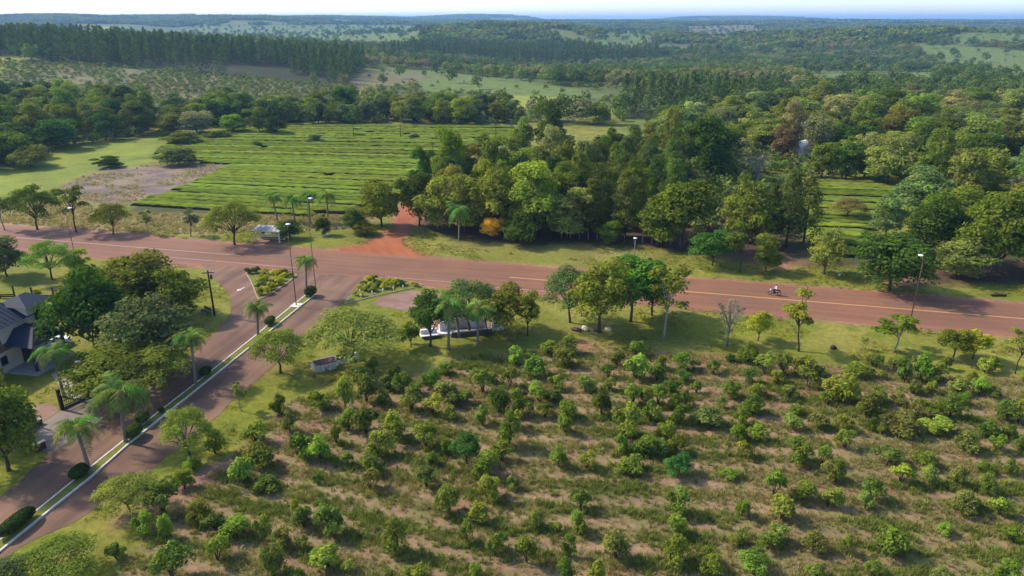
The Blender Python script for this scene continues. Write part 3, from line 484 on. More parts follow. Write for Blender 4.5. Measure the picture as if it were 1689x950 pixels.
def mat_leaf(name, col=None, trans=0.3, var=0.45, hue=0.022):
    """leaf blade: diffuse + translucent; colour from the object's own colour (or col), varied per leaf and per plant"""
    m = bpy.data.materials.new(name); n, l = nodes_of(m); n.clear()
    out = n.new('ShaderNodeOutputMaterial'); oi = n.new('ShaderNodeObjectInfo')
    at = n.new('ShaderNodeAttribute'); at.attribute_name = 'tint'
    hs = n.new('ShaderNodeHueSaturation')
    if col is None: l.new(oi.outputs['Color'], hs.inputs['Color'])
    else: hs.inputs['Color'].default_value = (*col, 1)
    # hue from plant random, value from leaf tint and plant random
    m1 = n.new('ShaderNodeMapRange'); m1.inputs[3].default_value = 0.5 - hue; m1.inputs[4].default_value = 0.5 + hue * 0.6
    l.new(oi.outputs['Random'], m1.inputs[0]); l.new(m1.outputs[0], hs.inputs['Hue'])
    m2 = n.new('ShaderNodeMapRange'); m2.inputs[3].default_value = 1 - var; m2.inputs[4].default_value = 1 + var
    l.new(at.outputs['Fac'], m2.inputs[0])
    mul = n.new('ShaderNodeMath'); mul.operation = 'MULTIPLY_ADD'; mul.inputs[1].default_value = 7.31; mul.inputs[2].default_value = 0.17
    fr = n.new('ShaderNodeMath'); fr.operation = 'FRACT'
    l.new(oi.outputs['Random'], mul.inputs[0]); l.new(mul.outputs[0], fr.inputs[0])
    m3 = n.new('ShaderNodeMapRange'); m3.inputs[3].default_value = 0.75; m3.inputs[4].default_value = 1.25
    l.new(fr.outputs[0], m3.inputs[0])
    mv = n.new('ShaderNodeMath'); mv.operation = 'MULTIPLY'; l.new(m2.outputs[0], mv.inputs[0]); l.new(m3.outputs[0], mv.inputs[1])
    l.new(mv.outputs[0], hs.inputs['Value'])
    # young leaf tips are yellower
    mixc = n.new('ShaderNodeMix'); mixc.data_type = 'RGBA'; mixc.blend_type = 'MULTIPLY'
    mixc.inputs[7].default_value = (1.16, 1.10, 0.6, 1)
    m4 = n.new('ShaderNodeMapRange'); m4.inputs[1].default_value = 0.55; m4.inputs[2].default_value = 1.0; m4.inputs[4].default_value = 0.8
    l.new(at.outputs['Fac'], m4.inputs[0]); l.new(m4.outputs[0], mixc.inputs[0]); l.new(hs.outputs[0], mixc.inputs[6])
    d = n.new('ShaderNodeBsdfDiffuse'); t = n.new('ShaderNodeBsdfTranslucent'); mx = n.new('ShaderNodeAddShader')
    # a leaf reflects and also lets through part of the light (warmer, a little weaker)
    tm_ = n.new('ShaderNodeMix'); tm_.data_type = 'RGBA'; tm_.blend_type = 'MULTIPLY'; tm_.inputs[0].default_value = 1.0
    tm_.inputs[7].default_value = (2.4 * trans, 2.5 * trans, 1.4 * trans, 1)
    l.new(mixc.outputs[2], tm_.inputs[6])
    l.new(mixc.outputs[2], d.inputs['Color']); l.new(tm_.outputs[2], t.inputs['Color'])
    l.new(d.outputs[0], mx.inputs[0]); l.new(t.outputs[0], mx.inputs[1])
    l.new(mx.outputs[0], out.inputs['Surface'])
    return m

def mat_ground():
    m = bpy.data.materials.new('ground_soil_and_grass'); n, l = nodes_of(m); b = n['Principled BSDF']
    b.inputs['Roughness'].default_value = 0.95; b.inputs['Specular IOR Level'].default_value = 0.1
    at = n.new('ShaderNodeAttribute'); at.attribute_name = 'soil'
    tc = n.new('ShaderNodeTexCoord')
    t1 = n.new('ShaderNodeTexNoise'); t1.inputs['Scale'].default_value = 1.3; t1.inputs['Detail'].default_value = 8; t1.inputs['Roughness'].default_value = 0.8
    t2 = n.new('ShaderNodeTexNoise'); t2.inputs['Scale'].default_value = 0.12; t2.inputs['Detail'].default_value = 4
    for t in (t1, t2): l.new(tc.outputs['Object'], t.inputs['Vector'])
    a = n.new('ShaderNodeMapRange'); a.inputs[1].default_value = 0.3; a.inputs[2].default_value = 0.7; a.inputs[3].default_value = 0.55; a.inputs[4].default_value = 1.45
    c = n.new('ShaderNodeMapRange'); c.inputs[1].default_value = 0.3; c.inputs[2].default_value = 0.7; c.inputs[3].default_value = 0.82; c.inputs[4].default_value = 1.18
    l.new(t1.outputs['Fac'], a.inputs[0]); l.new(t2.outputs['Fac'], c.inputs[0])
    mu = n.new('ShaderNodeMath'); mu.operation = 'MULTIPLY'; l.new(a.outputs[0], mu.inputs[0]); l.new(c.outputs[0], mu.inputs[1])
    vm = n.new('ShaderNodeVectorMath'); vm.operation = 'SCALE'; l.new(at.outputs['Color'], vm.inputs[0]); l.new(mu.outputs[0], vm.inputs['Scale'])
    l.new(vm.outputs[0], b.inputs['Base Color'])
    bp = n.new('ShaderNodeBump'); bp.inputs['Strength'].default_value = 0.6; bp.inputs['Distance'].default_value = 0.12
    l.new(t1.outputs['Fac'], bp.inputs['Height']); l.new(bp.outputs[0], b.inputs['Normal'])
    return m

def mat_road(name, col, dust, scale=0.25, streak=None, rough=0.85, tracks=None):
    """asphalt with red dust dragged along it"""
    m = bpy.data.materials.new(name); n, l = nodes_of(m); b = n['Principled BSDF']
    b.inputs['Roughness'].default_value = rough; b.inputs['Specular IOR Level'].default_value = 0.25
    tc = n.new('ShaderNodeTexCoord'); mr_ = n.new('ShaderNodeMapping'); mp = n.new('ShaderNodeMapping')
    if streak is not None:
        mr_.inputs['Rotation'].default_value = (0, 0, streak); mp.inputs['Scale'].default_value = (0.10, 1.0, 1.0)
    l.new(tc.outputs['Object'], mr_.inputs['Vector']); l.new(mr_.outputs[0], mp.inputs['Vector'])
    t1 = n.new('ShaderNodeTexNoise'); t1.inputs['Scale'].default_value = scale * 2.4; t1.inputs['Detail'].default_value = 6
    t2 = n.new('ShaderNodeTexNoise'); t2.inputs['Scale'].default_value = scale * 0.5; t2.inputs['Detail'].default_value = 5
    t3 = n.new('ShaderNodeTexNoise'); t3.inputs['Scale'].default_value = 6.0; t3.inputs['Detail'].default_value = 6
    l.new(mp.outputs[0], t1.inputs['Vector']); l.new(tc.outputs['Object'], t2.inputs['Vector']); l.new(tc.outputs['Object'], t3.inputs['Vector'])
    ad = n.new('ShaderNodeMath'); ad.operation = 'ADD'; l.new(t1.outputs['Fac'], ad.inputs[0]); l.new(t2.outputs['Fac'], ad.inputs[1])
    r = n.new('ShaderNodeMapRange'); r.inputs[1].default_value = 0.80; r.inputs[2].default_value = 1.20
    l.new(ad.outputs[0], r.inputs[0])
    mx = n.new('ShaderNodeMix'); mx.data_type = 'RGBA'; mx.inputs[6].default_value = (*col, 1); mx.inputs[7].default_value = (*dust, 1)
    l.new(r.outputs[0], mx.inputs[0])
    g = n.new('ShaderNodeMapRange'); g.inputs[1].default_value = 0.3; g.inputs[2].default_value = 0.7; g.inputs[3].default_value = 0.85; g.inputs[4].default_value = 1.15
    l.new(t3.outputs['Fac'], g.inputs[0])
    vm = n.new('ShaderNodeVectorMath'); vm.operation = 'SCALE'; l.new(mx.outputs[2], vm.inputs[0]); l.new(g.outputs[0], vm.inputs['Scale'])
    last = vm.outputs[0]
    if tracks is not None:                                       # darker polished wheel paths, broken by noise
        sx = n.new('ShaderNodeSeparateXYZ'); l.new(mr_.outputs[0], sx.inputs[0])
        off = n.new('ShaderNodeMath'); off.operation = 'SUBTRACT'; off.inputs[1].default_value = tracks; l.new(sx.outputs['Y'], off.inputs[0])
        fq = n.new('ShaderNodeMath'); fq.operation = 'MULTIPLY'; fq.inputs[1].default_value = 2 * math.pi / 1.75; l.new(off.outputs[0], fq.inputs[0])
        co = n.new('ShaderNodeMath'); co.operation = 'COSINE'; l.new(fq.outputs[0], co.inputs[0])
        am = n.new('ShaderNodeMath'); am.operation = 'MULTIPLY'; l.new(co.outputs[0], am.inputs[0]); l.new(t2.outputs['Fac'], am.inputs[1])
        mr2 = n.new('ShaderNodeMapRange'); mr2.inputs[1].default_value = -.5; mr2.inputs[2].default_value = .5; mr2.inputs[3].default_value = 0.945; mr2.inputs[4].default_value = 1.045
        l.new(am.outputs[0], mr2.inputs[0])
        v2 = n.new('ShaderNodeVectorMath'); v2.operation = 'SCALE'; l.new(last, v2.inputs[0]); l.new(mr2.outputs[0], v2.inputs['Scale']); last = v2.outputs[0]
    l.new(last, b.inputs['Base Color'])
    return m

M = {}
M['ground'] = mat_ground()
M['road'] = mat_road('dusty_asphalt', (0.168, 0.081, 0.046), (0.218, 0.099, 0.052), streak=0.234, tracks=108.1)
M['patch'] = mat_road('asphalt_repair', (0.150, 0.082, 0.058), (0.190, 0.096, 0.062), streak=0.24)
M['avenue'] = mat_road('avenue_surface', (0.112, 0.060, 0.038), (0.200, 0.110, 0.064), streak=-1.39, tracks=12.0)
M['track'] = mat_road('red_earth', (0.25, 0.070, 0.022), (0.33, 0.105, 0.036), streak=1.1)
M['shoulder'] = mat_road('red_shoulder', (0.215, 0.092, 0.050), (0.25, 0.112, 0.062), streak=0.24)
M['paver'] = mat_road('worn_pavers', (0.16, 0.125, 0.095), (0.25, 0.20, 0.155))
M['plaza'] = mat_road('plaza_paving', (0.20, 0.108, 0.076), (0.27, 0.165, 0.115))
M['concrete'] = mat_plain('pale_concrete', (0.29, 0.26, 0.235), 0.85, 0.2, 2.0)
M['white_paint'] = mat_plain('white_road_paint', (0.62, 0.55, 0.50), 0.7, 0.25, 4.0)
M['white_faded'] = mat_plain('faded_white_paint', (0.40, 0.29, 0.26), 0.8, 0.25, 1.5)
M['yellow_paint'] = mat_plain('yellow_road_paint', (0.55, 0.30, 0.09), 0.7, 0.25, 3.0)
M['kerb'] = mat_plain('whitewashed_kerb', (0.56, 0.47, 0.38), 0.85, 0.25, 2.2, wear=(0.76, 0.71, 0.63))
M['kerb_dull'] = mat_plain('dusty_kerb', (0.36, 0.26, 0.18), 0.85, 0.2, 1.2)
M['median_grass'] = mat_plain('median_grass', (0.150, 0.155, 0.030), 0.95, 0.45, 2.5, spec=0.05, bump=0.5)
M['bark'] = mat_plain('bark', (0.075, 0.055, 0.040), 0.95, 0.4, 5.0, spec=0.05, bump=0.4)
M['bark_pale'] = mat_plain('pale_bark', (0.25, 0.215, 0.17), 0.95, 0.35, 4.0, spec=0.05)
M['palm_bark'] = mat_plain('palm_bark', (0.20, 0.165, 0.13), 0.95, 0.35, 6.0, spec=0.05, bump=0.5)
M['leaf'] = mat_leaf('leaf_blades')
M['frond'] = mat_leaf('palm_leaflets', trans=0.3, var=0.35, hue=0.03)
M['steel'] = mat_plain('rusty_dark_steel', (0.10, 0.055, 0.045), 0.6, 0.4, 2.0, metal=0.3)
M['black_metal'] = mat_plain('black_painted_metal', (0.012, 0.011, 0.012), 0.45, 0.3, 3.0)
M['white_metal'] = mat_plain('white_enamel', (0.80, 0.80, 0.80), 0.4, 0.06, 2.0)
M['wood_dark'] = mat_plain('dark_timber', (0.055, 0.030, 0.022), 0.85, 0.4, 6.0)
M['pole_wood'] = mat_plain('tarred_pole', (0.045, 0.036, 0.030), 0.9, 0.35, 5.0)
M['roof_blue'] = mat_plain('slate_blue_sheet_roof', (0.020, 0.027, 0.045), 0.75, 0.3, 1.5)
M['roof_light'] = mat_plain('weathered_sheet_roof', (0.026, 0.034, 0.052), 0.75, 0.3, 1.2)
M['roof_grey'] = mat_plain('grey_fibre_cement', (0.37, 0.35, 0.31), 0.8, 0.14, 2.0)
M['cream'] = mat_plain('cream_render', (0.56, 0.47, 0.36), 0.9, 0.12, 1.5)
M['yellow_wall'] = mat_plain('pale_yellow_paint', (0.62, 0.54, 0.30), 0.9, 0.12, 1.5)
M['brick'] = mat_plain('brown_brick', (0.20, 0.115, 0.075), 0.9, 0.3, 6.0)
M['glass'] = mat_plain('dark_window_glass', (0.015, 0.018, 0.022), 0.08, 0.2, 1.0, spec=0.6)
M['shutter'] = mat_plain('maroon_shutter', (0.085, 0.025, 0.022), 0.7, 0.2, 3.0)
M['stone'] = mat_plain('cream_stone', (0.55, 0.47, 0.33), 0.9, 0.3, 3.5, bump=0.5)
M['stone_dark'] = mat_plain('dark_basalt', (0.085, 0.070, 0.065), 0.9, 0.45, 3.0, bump=0.6)
M['slab'] = mat_plain('grey_slab', (0.17, 0.17, 0.19), 0.8, 0.3, 1.6)
M['purple'] = mat_plain('purple_brown_tile', (0.12, 0.055, 0.065), 0.8, 0.4, 5.0)
M['whitewash'] = mat_plain('whitewashed_wall', (0.76, 0.70, 0.66), 0.85, 0.12, 1.3)
M['skin'] = mat_plain('skin', (0.36, 0.20, 0.13), 0.6, 0.05, 2.0)
M['shirt'] = mat_plain('pale_shirt', (0.68, 0.66, 0.60), 0.9, 0.08, 6.0)
M['trousers'] = mat_plain('dark_trousers', (0.02, 0.02, 0.025), 0.9, 0.2, 6.0)
M['rubber'] = mat_plain('rubber', (0.015, 0.015, 0.015), 0.9, 0.2, 4.0)
M['chrome'] = mat_plain('chrome', (0.55, 0.55, 0.56), 0.25, 0.05, 4.0, metal=0.9)
M['fairing'] = mat_plain('black_fairing', (0.012, 0.012, 0.014), 0.3, 0.1, 4.0)
M['car_white'] = mat_plain('white_car_paint', (0.72, 0.73, 0.76), 0.25, 0.03, 1.0, spec=0.5)
M['dome'] = mat_plain('pale_roof', (0.62, 0.62, 0.60), 0.7, 0.12, 1.0)
M['plaza_wall'] = mat_plain('pinkish_wall', (0.52, 0.40, 0.34), 0.85, 0.25, 1.8)
M['palm_green'] = mat_plain('palm_shaft', (0.10, 0.13, 0.05), 0.8, 0.3, 3.0)
M['lamp_glass'] = mat_plain('milky_lamp_glass', (0.82, 0.82, 0.80), 0.3, 0.03, 2.0)

LEAF = dict(dark=(0.048, 0.080, 0.012), mid=(0.088, 0.118, 0.014), olive=(0.122, 0.146, 0.020), feather=(0.128, 0.166, 0.030),
            yellow=(0.24, 0.26, 0.022), tan=(0.17, 0.165, 0.058), tn=(0.27, 0.225, 0.120), grey=(0.17, 0.165, 0.12), orange=(0.52, 0.30, 0.025),
            emerald=(0.085, 0.150, 0.016), bluegreen=(0.085, 0.116, 0.034), pine=(0.062, 0.088, 0.018), rust=(0.135, 0.115, 0.045),
            orchard=(0.105, 0.138, 0.020), gold=(0.27, 0.27, 0.018), palm=(0.085, 0.140, 0.030))

# ------------------------------------------------------------------ foliage builders
def leaf_quads(cen, nrm, size, asp, rng):
    """one bent-free quad per leaf at cen, facing nrm"""
    n = len(cen)
    nrm = nrm / (np.linalg.norm(nrm, axis=1, keepdims=True) + 1e-9)
    r = rng.normal(size=(n, 3)); u = np.cross(nrm, r); u /= (np.linalg.norm(u, axis=1, keepdims=True) + 1e-9)
    w = np.cross(nrm, u)
    s = size[:, None]; a = asp
    p = np.stack([cen - u * s, cen - w * s * a, cen + u * s, cen + w * s * a], axis=1)
    return p.reshape(-1, 3), np.arange(4 * n).reshape(n, 4)

def foliage(clumps, leaf, rng, inner=0.3, up=0.35, asp=0.55, cut=-0.55):
    """clumps: rows of cx,cy,cz,rx,ry,rz,count -> verts, faces, tint"""
    P, N, T, Sz = [], [], [], []
    for cx, cy, cz, rx, ry, rz, cnt in clumps:
        cnt = int(cnt)
        d = rng.normal(size=(cnt, 3)); d /= np.linalg.norm(d, axis=1, keepdims=True)
        low = d[:, 2] < cut; d[low, 2] *= -1
        k = np.where(rng.random(cnt) < inner, rng.random(cnt) ** 0.5 * 0.8, 0.82 + 0.3 * rng.random(cnt))
        # lumpy surface
        k = k * (1 + 0.16 * np.sin(d[:, 0] * 5 + cx * 3) * np.sin(d[:, 1] * 5 + cy * 3 + 1) + 0.10 * np.sin(d[:, 2] * 7 + cz))
        p = np.array([cx, cy, cz]) + d * np.array([rx, ry, rz]) * k[:, None]
        nn = d * 1.0 + rng.normal(size=(cnt, 3)) * 0.55; nn[:, 2] += up
        base = rng.random() * 0.5 + 0.25
        t = np.clip(base + rng.normal(size=cnt) * 0.16, 0, 1)
        P.append(p); N.append(nn); T.append(t); Sz.append(leaf * (0.65 + 0.7 * rng.random(cnt)))
    P = np.concatenate(P); N = np.concatenate(N); T = np.concatenate(T); Sz = np.concatenate(Sz)
    v, f = leaf_quads(P, N, Sz, asp, rng)
    return v, f, np.repeat(T, 4)

def trunk_mesh(name, h_fork, r0, tips, mat, rng, lean=(0, 0), sides=6):
    mb = MB()
    fork = Vector((lean[0], lean[1], h_fork))
    mid = Vector((lean[0] * .3 + rng.normal() * .1, lean[1] * .3 + rng.normal() * .1, h_fork * .5))
    mb.tube([(0, 0, -0.25), (0, 0, 0.1 * h_fork), mid, fork], [r0 * 1.5, r0 * 1.05, r0 * .9, r0 * .75], sides)
    for i, t in enumerate(tips):
        t = Vector(t); k = 0.35 + 0.65 * rng.random() if i else 1.0
        st = mid.lerp(fork, k)
        b = st.lerp(t, 0.5) + Vector((rng.normal() * .15, rng.normal() * .15, 0.10 * (t - st).length))
        mb.tube([st, b, t], [r0 * .5, r0 * .3, r0 * .08], 5, cap=False)
    return mb.mesh(name, mat, True)

def shell_dirs(n, zmin, rng):
    i = np.arange(n) + .5; z = zmin + (1 - zmin) * i / n; a = 2.39996 * i + rng.random() * 6
    r = np.sqrt(np.maximum(0, 1 - z * z)); d = np.stack([r * np.cos(a), r * np.sin(a), z], 1)
    return d + rng.normal(size=d.shape) * .16

def var_round(seed, n_cl=18, leaves=6000, leaf=0.23, R=4.0, H=10.0, z0=2.3, zmin=-.55):
    """domed crown of leafy lobes like a cauliflower"""
    rng = np.random.default_rng(seed); cl = []; tips = []
    rz = (H - z0) / 2; cz = z0 + rz
    for d in shell_dirs(n_cl, zmin, rng):
        k = 0.38 + 0.42 * rng.random()
        r = R * (0.23 + 0.20 * rng.random())
        c = np.array([d[0] * R * k, d[1] * R * k, cz + d[2] * (rz - r * .25) * (k + .12)])
        cl.append((c[0], c[1], c[2], r, r, r * (0.70 + .25 * rng.random()), r * r)); tips.append(c)
    cl.append((0, 0, cz - .1 * rz, R * .55, R * .55, rz * .6, R * R * .10))
    w = np.array([c[6] for c in cl]); w = w / w.sum() * leaves
    cl = [(*c[:6], q) for c, q in zip(cl, w)]
    v, f, t = foliage(cl, leaf, rng, inner=.22)
    v[:, 2] = np.maximum(v[:, 2], .05)
    cm = np_mesh('round_crown', v, f, [M['leaf']], t)
    tm = trunk_mesh('round_trunk', max(z0, .8) + 1.2, 0.20, sorted([tuple(c) for c in tips], key=lambda c: c[2])[:9], M['bark'], rng)
    return tm, cm, H, 2 * R

def var_feather(seed, n_cl=30, leaves=8000, leaf=0.165, R=5.0, H=7.0):
    """wide tiered crown of feathery sprays"""
    rng = np.random.default_rng(seed); cl = []; tips = []
    for i in range(n_cl):
        a = 2.4 * i + rng.random() * 0.9; k = math.sqrt((i + 0.5) / n_cl)
        r = R * k * 0.82; z = H * (0.88 - 0.40 * k ** 2.2) - (H * .16 * rng.random() if i % 3 == 0 else 0) + rng.normal() * .2
        rr = R * (0.18 + 0.13 * rng.random())
        c = (r * math.cos(a), r * math.sin(a), z)
        cl.append((*c, rr, rr, rr * 0.55, leaves / n_cl)); tips.append(c)
    v, f, t = foliage(cl, leaf, rng, inner=0.3, up=0.7, asp=0.42, cut=-0.4)
    cm = np_mesh('umbrella_crown', v, f, [M['leaf']], t)
    tm = trunk_mesh('umbrella_trunk', H * 0.34, 0.17, tips[::2], M['bark'], rng, lean=(rng.normal() * .5, rng.normal() * .4))
    return tm, cm, H, 2 * R

def var_slender(seed, leaves=1700, leaf=0.19, R=2.6, H=8.0, n_cl=13):
    rng = np.random.default_rng(seed); cl = []; tips = []
    for i in range(n_cl):
        a = rng.random() * 6.28; k = rng.random() ** 0.6; z = H * (0.5 + 0.45 * rng.random())
        r = R * k * 0.8 * (1.15 - abs(z / H - 0.7))
        rr = R * (0.22 + 0.16 * rng.random())
        c = (r * math.cos(a), r * math.sin(a), z); cl.append((*c, rr, rr, rr * .6, leaves / n_cl)); tips.append(c)
    v, f, t = foliage(cl, leaf, rng, inner=0.5, up=0.5, asp=0.5)
    cm = np_mesh('sparse_crown', v, f, [M['leaf']], t)
    tm = trunk_mesh('slender_trunk', H * 0.5, 0.12, tips, M['bark_pale'] if seed % 2 else M['bark'], rng, lean=(rng.normal() * .3, rng.normal() * .3))
    return tm, cm, H, 2 * R

def var_bare(seed, leaves=420, leaf=0.16, R=2.6, H=7.0, n_cl=22):
    rng = np.random.default_rng(seed); cl = []; tips = []
    for i in range(n_cl):
        a = 2.4 * i; k = rng.random() ** .5; z = H * (0.55 + 0.45 * (1 - k * .6) * (0.6 + 0.4 * rng.random()))
        c = (R * k * math.cos(a), R * k * math.sin(a), min(z, H)); tips.append(c)
        cl.append((*c, .5, .5, .4, leaves / n_cl))
    v, f, t = foliage(cl, leaf, rng, inner=0.5)
    cm = np_mesh('thin_crown', v, f, [M['leaf']], t)
    mb = MB()
    mb.tube([(0, 0, -.2), (0.05, 0, H * .25), (0.1, .05, H * .5)], [.2, .15, .1], 6)
    for i, tp in enumerate(tips):
        s = Vector((0.07, 0.03, H * (0.22 + .26 * rng.random()))); t_ = Vector(tp); b = s.lerp(t_, .5) + Vector((rng.normal() * .2, rng.normal() * .2, .3))
        mb.tube([s, b, t_], [.07, .045, .018], 4, cap=False)
        for j in range(5):
            e = b.lerp(t_, rng.random()) ; q = e + Vector((rng.normal() * .6, rng.normal() * .6, .3 + .5 * rng.random()))
            mb.tube([e, q], [.025, .01], 3, cap=False)
    return mb.mesh('bare_trunk', M['bark_pale'], True), cm, H, 2 * R

def var_pine(seed, leaves=5000, leaf=0.27, R=3.4, H=16.0):
    rng = np.random.default_rng(seed); cl = []; tips = []
    n = 40
    for i in range(n):
        k = (i + rng.random()) / n; z = H * (0.16 + 0.80 * k)
        rad = R * (1.0 - 0.72 * k ** 2.2) * (0.55 + 0.55 * rng.random()); a = 2.4 * i + rng.random()
        rr = R * (0.34 - 0.12 * k) * (0.75 + .6 * rng.random())
        c = (rad * .74 * math.cos(a), rad * .74 * math.sin(a), z + .2)
        cl.append((*c, rr, rr, rr * .95, leaves / n * (1.25 - .5 * k))); tips.append((c[0], c[1], z))
    v, f, t = foliage(cl, leaf, rng, inner=0.3, up=0.7, asp=0.32)
    cm = np_mesh('pine_crown', v, f, [M['leaf']], t)
    mb = MB(); mb.tube([(0, 0, -.2), (0, 0, H * .3), (0, 0, H * .7), (0, 0, H * .95)], [.26, .2, .12, .03], 6)
    for tp in tips: mb.tube([(0, 0, tp[2] - .3), tp], [.05, .02], 4, cap=False)
    return mb.mesh('pine_trunk', M['bark'], True), cm, H, 2 * R

def var_shrub(seed, leaves=1100, leaf=0.13, R=1.0, H=2.0, n_cl=9):
    rng = np.random.default_rng(seed); cl = []; tips = []
    for i in range(n_cl):
        a = 2.4 * i + rng.random(); k = math.sqrt((i + .4) / n_cl)
        z = H * (0.30 + 0.56 * rng.random() * (1.1 - .55 * k)); rr = R * (0.28 + 0.20 * rng.random())
        c = (R * .66 * k * math.cos(a), R * .66 * k * math.sin(a), max(z, rr * .7)); tips.append(c)
        cl.append((*c, rr, rr, rr * (.85 + .35 * rng.random()), leaves / n_cl))
    v, f, t = foliage(cl, leaf, rng, inner=0.3, up=0.45, asp=0.5)
    cm = np_mesh('shrub_foliage', v, f, [M['leaf']], t)
    mb = MB()
    for tp in tips[:6]: mb.tube([(0, 0, -.1), (tp[0] * .35, tp[1] * .35, tp[2] * .5), tp], [.05, .035, .015], 4, cap=False)
    return mb.mesh('shrub_stem', M['bark'], True), cm, H, 2 * R

VAR = {
    'round': [var_round(100 + i, n_cl=[15, 18, 22, 14, 24, 17][i], z0=[2.0, 1.6, 2.3, 1.5, 1.9, 2.6][i]) for i in range(6)],
    'dome': [var_round(130 + i, n_cl=[20, 26, 32, 22, 28, 24, 30][i], z0=[.3, .1, .4, .2, .3, .1, .2][i], zmin=-.8, leaves=7000) for i in range(7)],
    'feather': [var_feather(200 + i) for i in range(4)],
    'slender': [var_slender(301 + i) for i in range(4)],
    'bare': [var_bare(400 + i) for i in range(2)],
    'pine': [var_pine(500 + i) for i in range(4)],
    'shrub': [var_shrub(600 + i, n_cl=[7, 9, 11, 5, 12, 6, 10, 4, 8, 13][i], leaves=[1700, 1500, 2000, 800, 2100, 1000, 1800, 560, 1400, 2300][i], leaf=[.095, .11, .09, .12, .095, .125, .10, .115, .095, .088][i]) for i in range(10)],
}
TREE_NAME = dict(round='broadleaf_tree', dome='broadleaf_tree', feather='umbrella_tree', slender='slender_tree', bare='bare_tree', pine='conifer_tree')
count = {}

def plant(kind, x, y, h, w, color, label, group=None, cat='tree', name=None, parts=('trunk', 'crown'), z=None, jitter=True):
    i = count.get(kind, 0); count[kind] = i + 1
    tm, cm, H, W = VAR[kind][i % len(VAR[kind])]
    r = random.Random(i * 7 + len(kind))
    root = empty(name or TREE_NAME[kind], (x, y, float(terrain(x, y)) if z is None else z), r.uniform(0, 6.28))
    tag(root, label, cat, group)
    s = (w / W, w / W * r.uniform(.9, 1.1), h / H)
    c = LEAF[color] if isinstance(color, str) else color
    c = [v * r.uniform(.88, 1.12) for v in c]
    link(parts[0], tm, root, scl=((s[0] + s[2]) / 2 if kind != 'shrub' else s[0], (s[1] + s[2]) / 2 if kind != 'shrub' else s[1], s[2]))
    link(parts[1], cm, root, scl=s, color=c)
    if kind in ('round', 'dome', 'feather', 'slender', 'bare', 'pine'):
        root.children[0].scale = s
    return root

# ------------------------------------------------------------------ ground sheet
def axis(fine0, fine1, step, lo, hi, grow, cap=400.0):
    a = list(np.arange(fine0, fine1 + 1e-6, step)); s = step; v = fine1
    while v < hi: s = min(s * grow, cap); v += s; a.append(v)
    s = step; v = fine0; b = []
    while v > lo: s = min(s * grow, cap); v -= s; b.append(v)
    return np.array(b[::-1] + a)

gx = axis(-95, 95, 0.8, -13000, 13000, 1.035)
gy = axis(38, 165, 0.8, -900, 14500, 1.017)
GX, GY = np.meshgrid(gx, gy)
GZ = terrain(GX, GY)
near = np.hypot(GX, GY - 80) < 400

def blend(c, mask, col):
    mask = np.clip(mask, 0, 1)[..., None]
    return c * (1 - mask) + np.array(col) * mask

n1 = fbm(GX, GY, 9, 1); n2 = fbm(GX, GY, 2.6, 5); n3 = fbm(GX, GY, 45, 9); n4 = fbm(GX, GY, 160, 13)
soil = np.zeros(GX.shape + (3,)) + np.array((0.160, 0.165, 0.019))
soil = blend(soil, (n1 - .42) * 4, (0.205, 0.186, 0.036))
soil = blend(soil, (n2 - .56) * 5, (0.115, 0.142, 0.016))
soil = blend(soil, (n3 - .55) * 5, (0.200, 0.175, 0.052))
# rolling country: pasture and scrub under the forest
farm = np.clip((GY - 300) / 60, 0, 1)
soil = blend(soil, farm, (0.088, 0.108, 0.030))
soil = blend(soil, farm * (n4 - .5) * 5, (0.130, 0.142, 0.042))
def edge(poly, soft=1.0, wob=1.6):
    """0..1 coverage of an area with a wandering edge"""
    return np.clip(sdist(poly, GX, GY) / soft + (n2 - .5) * wob + .5, 0, 1)
ORCH = POLY['orchard']
def row_phase(X, Y):
    """the planting rows: along the lawn on the right, bending towards the avenue on the left"""
    X = np.asarray(X, float)
    f = 0.09 * X + np.where(X < 0, 0.30 * X + 0.0, 0) - 0.30 * 9 * (1 - np.exp(np.minimum(X, 0) / 9.0)) * 0
    return (Y + f) / 3.1
e = edge(ORCH, 1.5, 2.2)
soil = blend(soil, e, (0.165, 0.142, 0.052))
rows = 0.5 + 0.5 * np.sin(2 * np.pi * row_phase(GX, GY) + (n1 - .5) * 1.6 + (n3 - .5) * 2.4)
bare = np.clip((rows - .48) * 2.3 + (n2 - .5) * 2.4 + (n3 - .5) * 1.6, 0, 1) * e
soil = blend(soil, bare * .9, (0.262, 0.160, 0.098))
redp = np.clip((n1 - .62) * 7, 0, 1) * e
soil = blend(soil, redp * .8, (0.24, 0.105, 0.070))
# bare strip along the avenue side of the orchard
for k, (a, b, w_) in enumerate((((-28.5, 57), (-20, 66), 1.3), ((-33, 50), (-27, 58.5), 1.3))):
    d = np.abs(sdist([a, b, (b[0] + .01, b[1])], GX, GY))
    soil = blend(soil, (1.3 - d / w_) * .8 + (n2 - .5), (0.25, 0.135, 0.095))
soil = blend(soil, edge(POLY['meadow'], 3, 1), (0.185, 0.215, 0.030))
soil = blend(soil, edge(POLY['meadow'], 3, 1) * (n1 - .5) * 4, (0.135, 0.165, 0.028))
soil = blend(soil, edge(POLY['straw'], 2, 1.5), (0.30, 0.225, 0.115))
soil = blend(soil, edge(POLY['straw'], 2, 1.5) * (n1 - .5) * 5, (0.25, 0.135, 0.080))
soil = blend(soil, edge(POLY['straw'], 2, 1.5) * (n2 - .56) * 6, (0.13, 0.125, 0.045))
soil = blend(soil, edge(POLY['tea'], 3, 1), (0.075, 0.078, 0.026))
soil = blend(soil, edge(POLY['tea2'], 3, 1), (0.075, 0.078, 0.026))
cl = edge(POLY['cleared'], 3, 1.2)
soil = blend(soil, cl, (0.215, 0.155, 0.100))
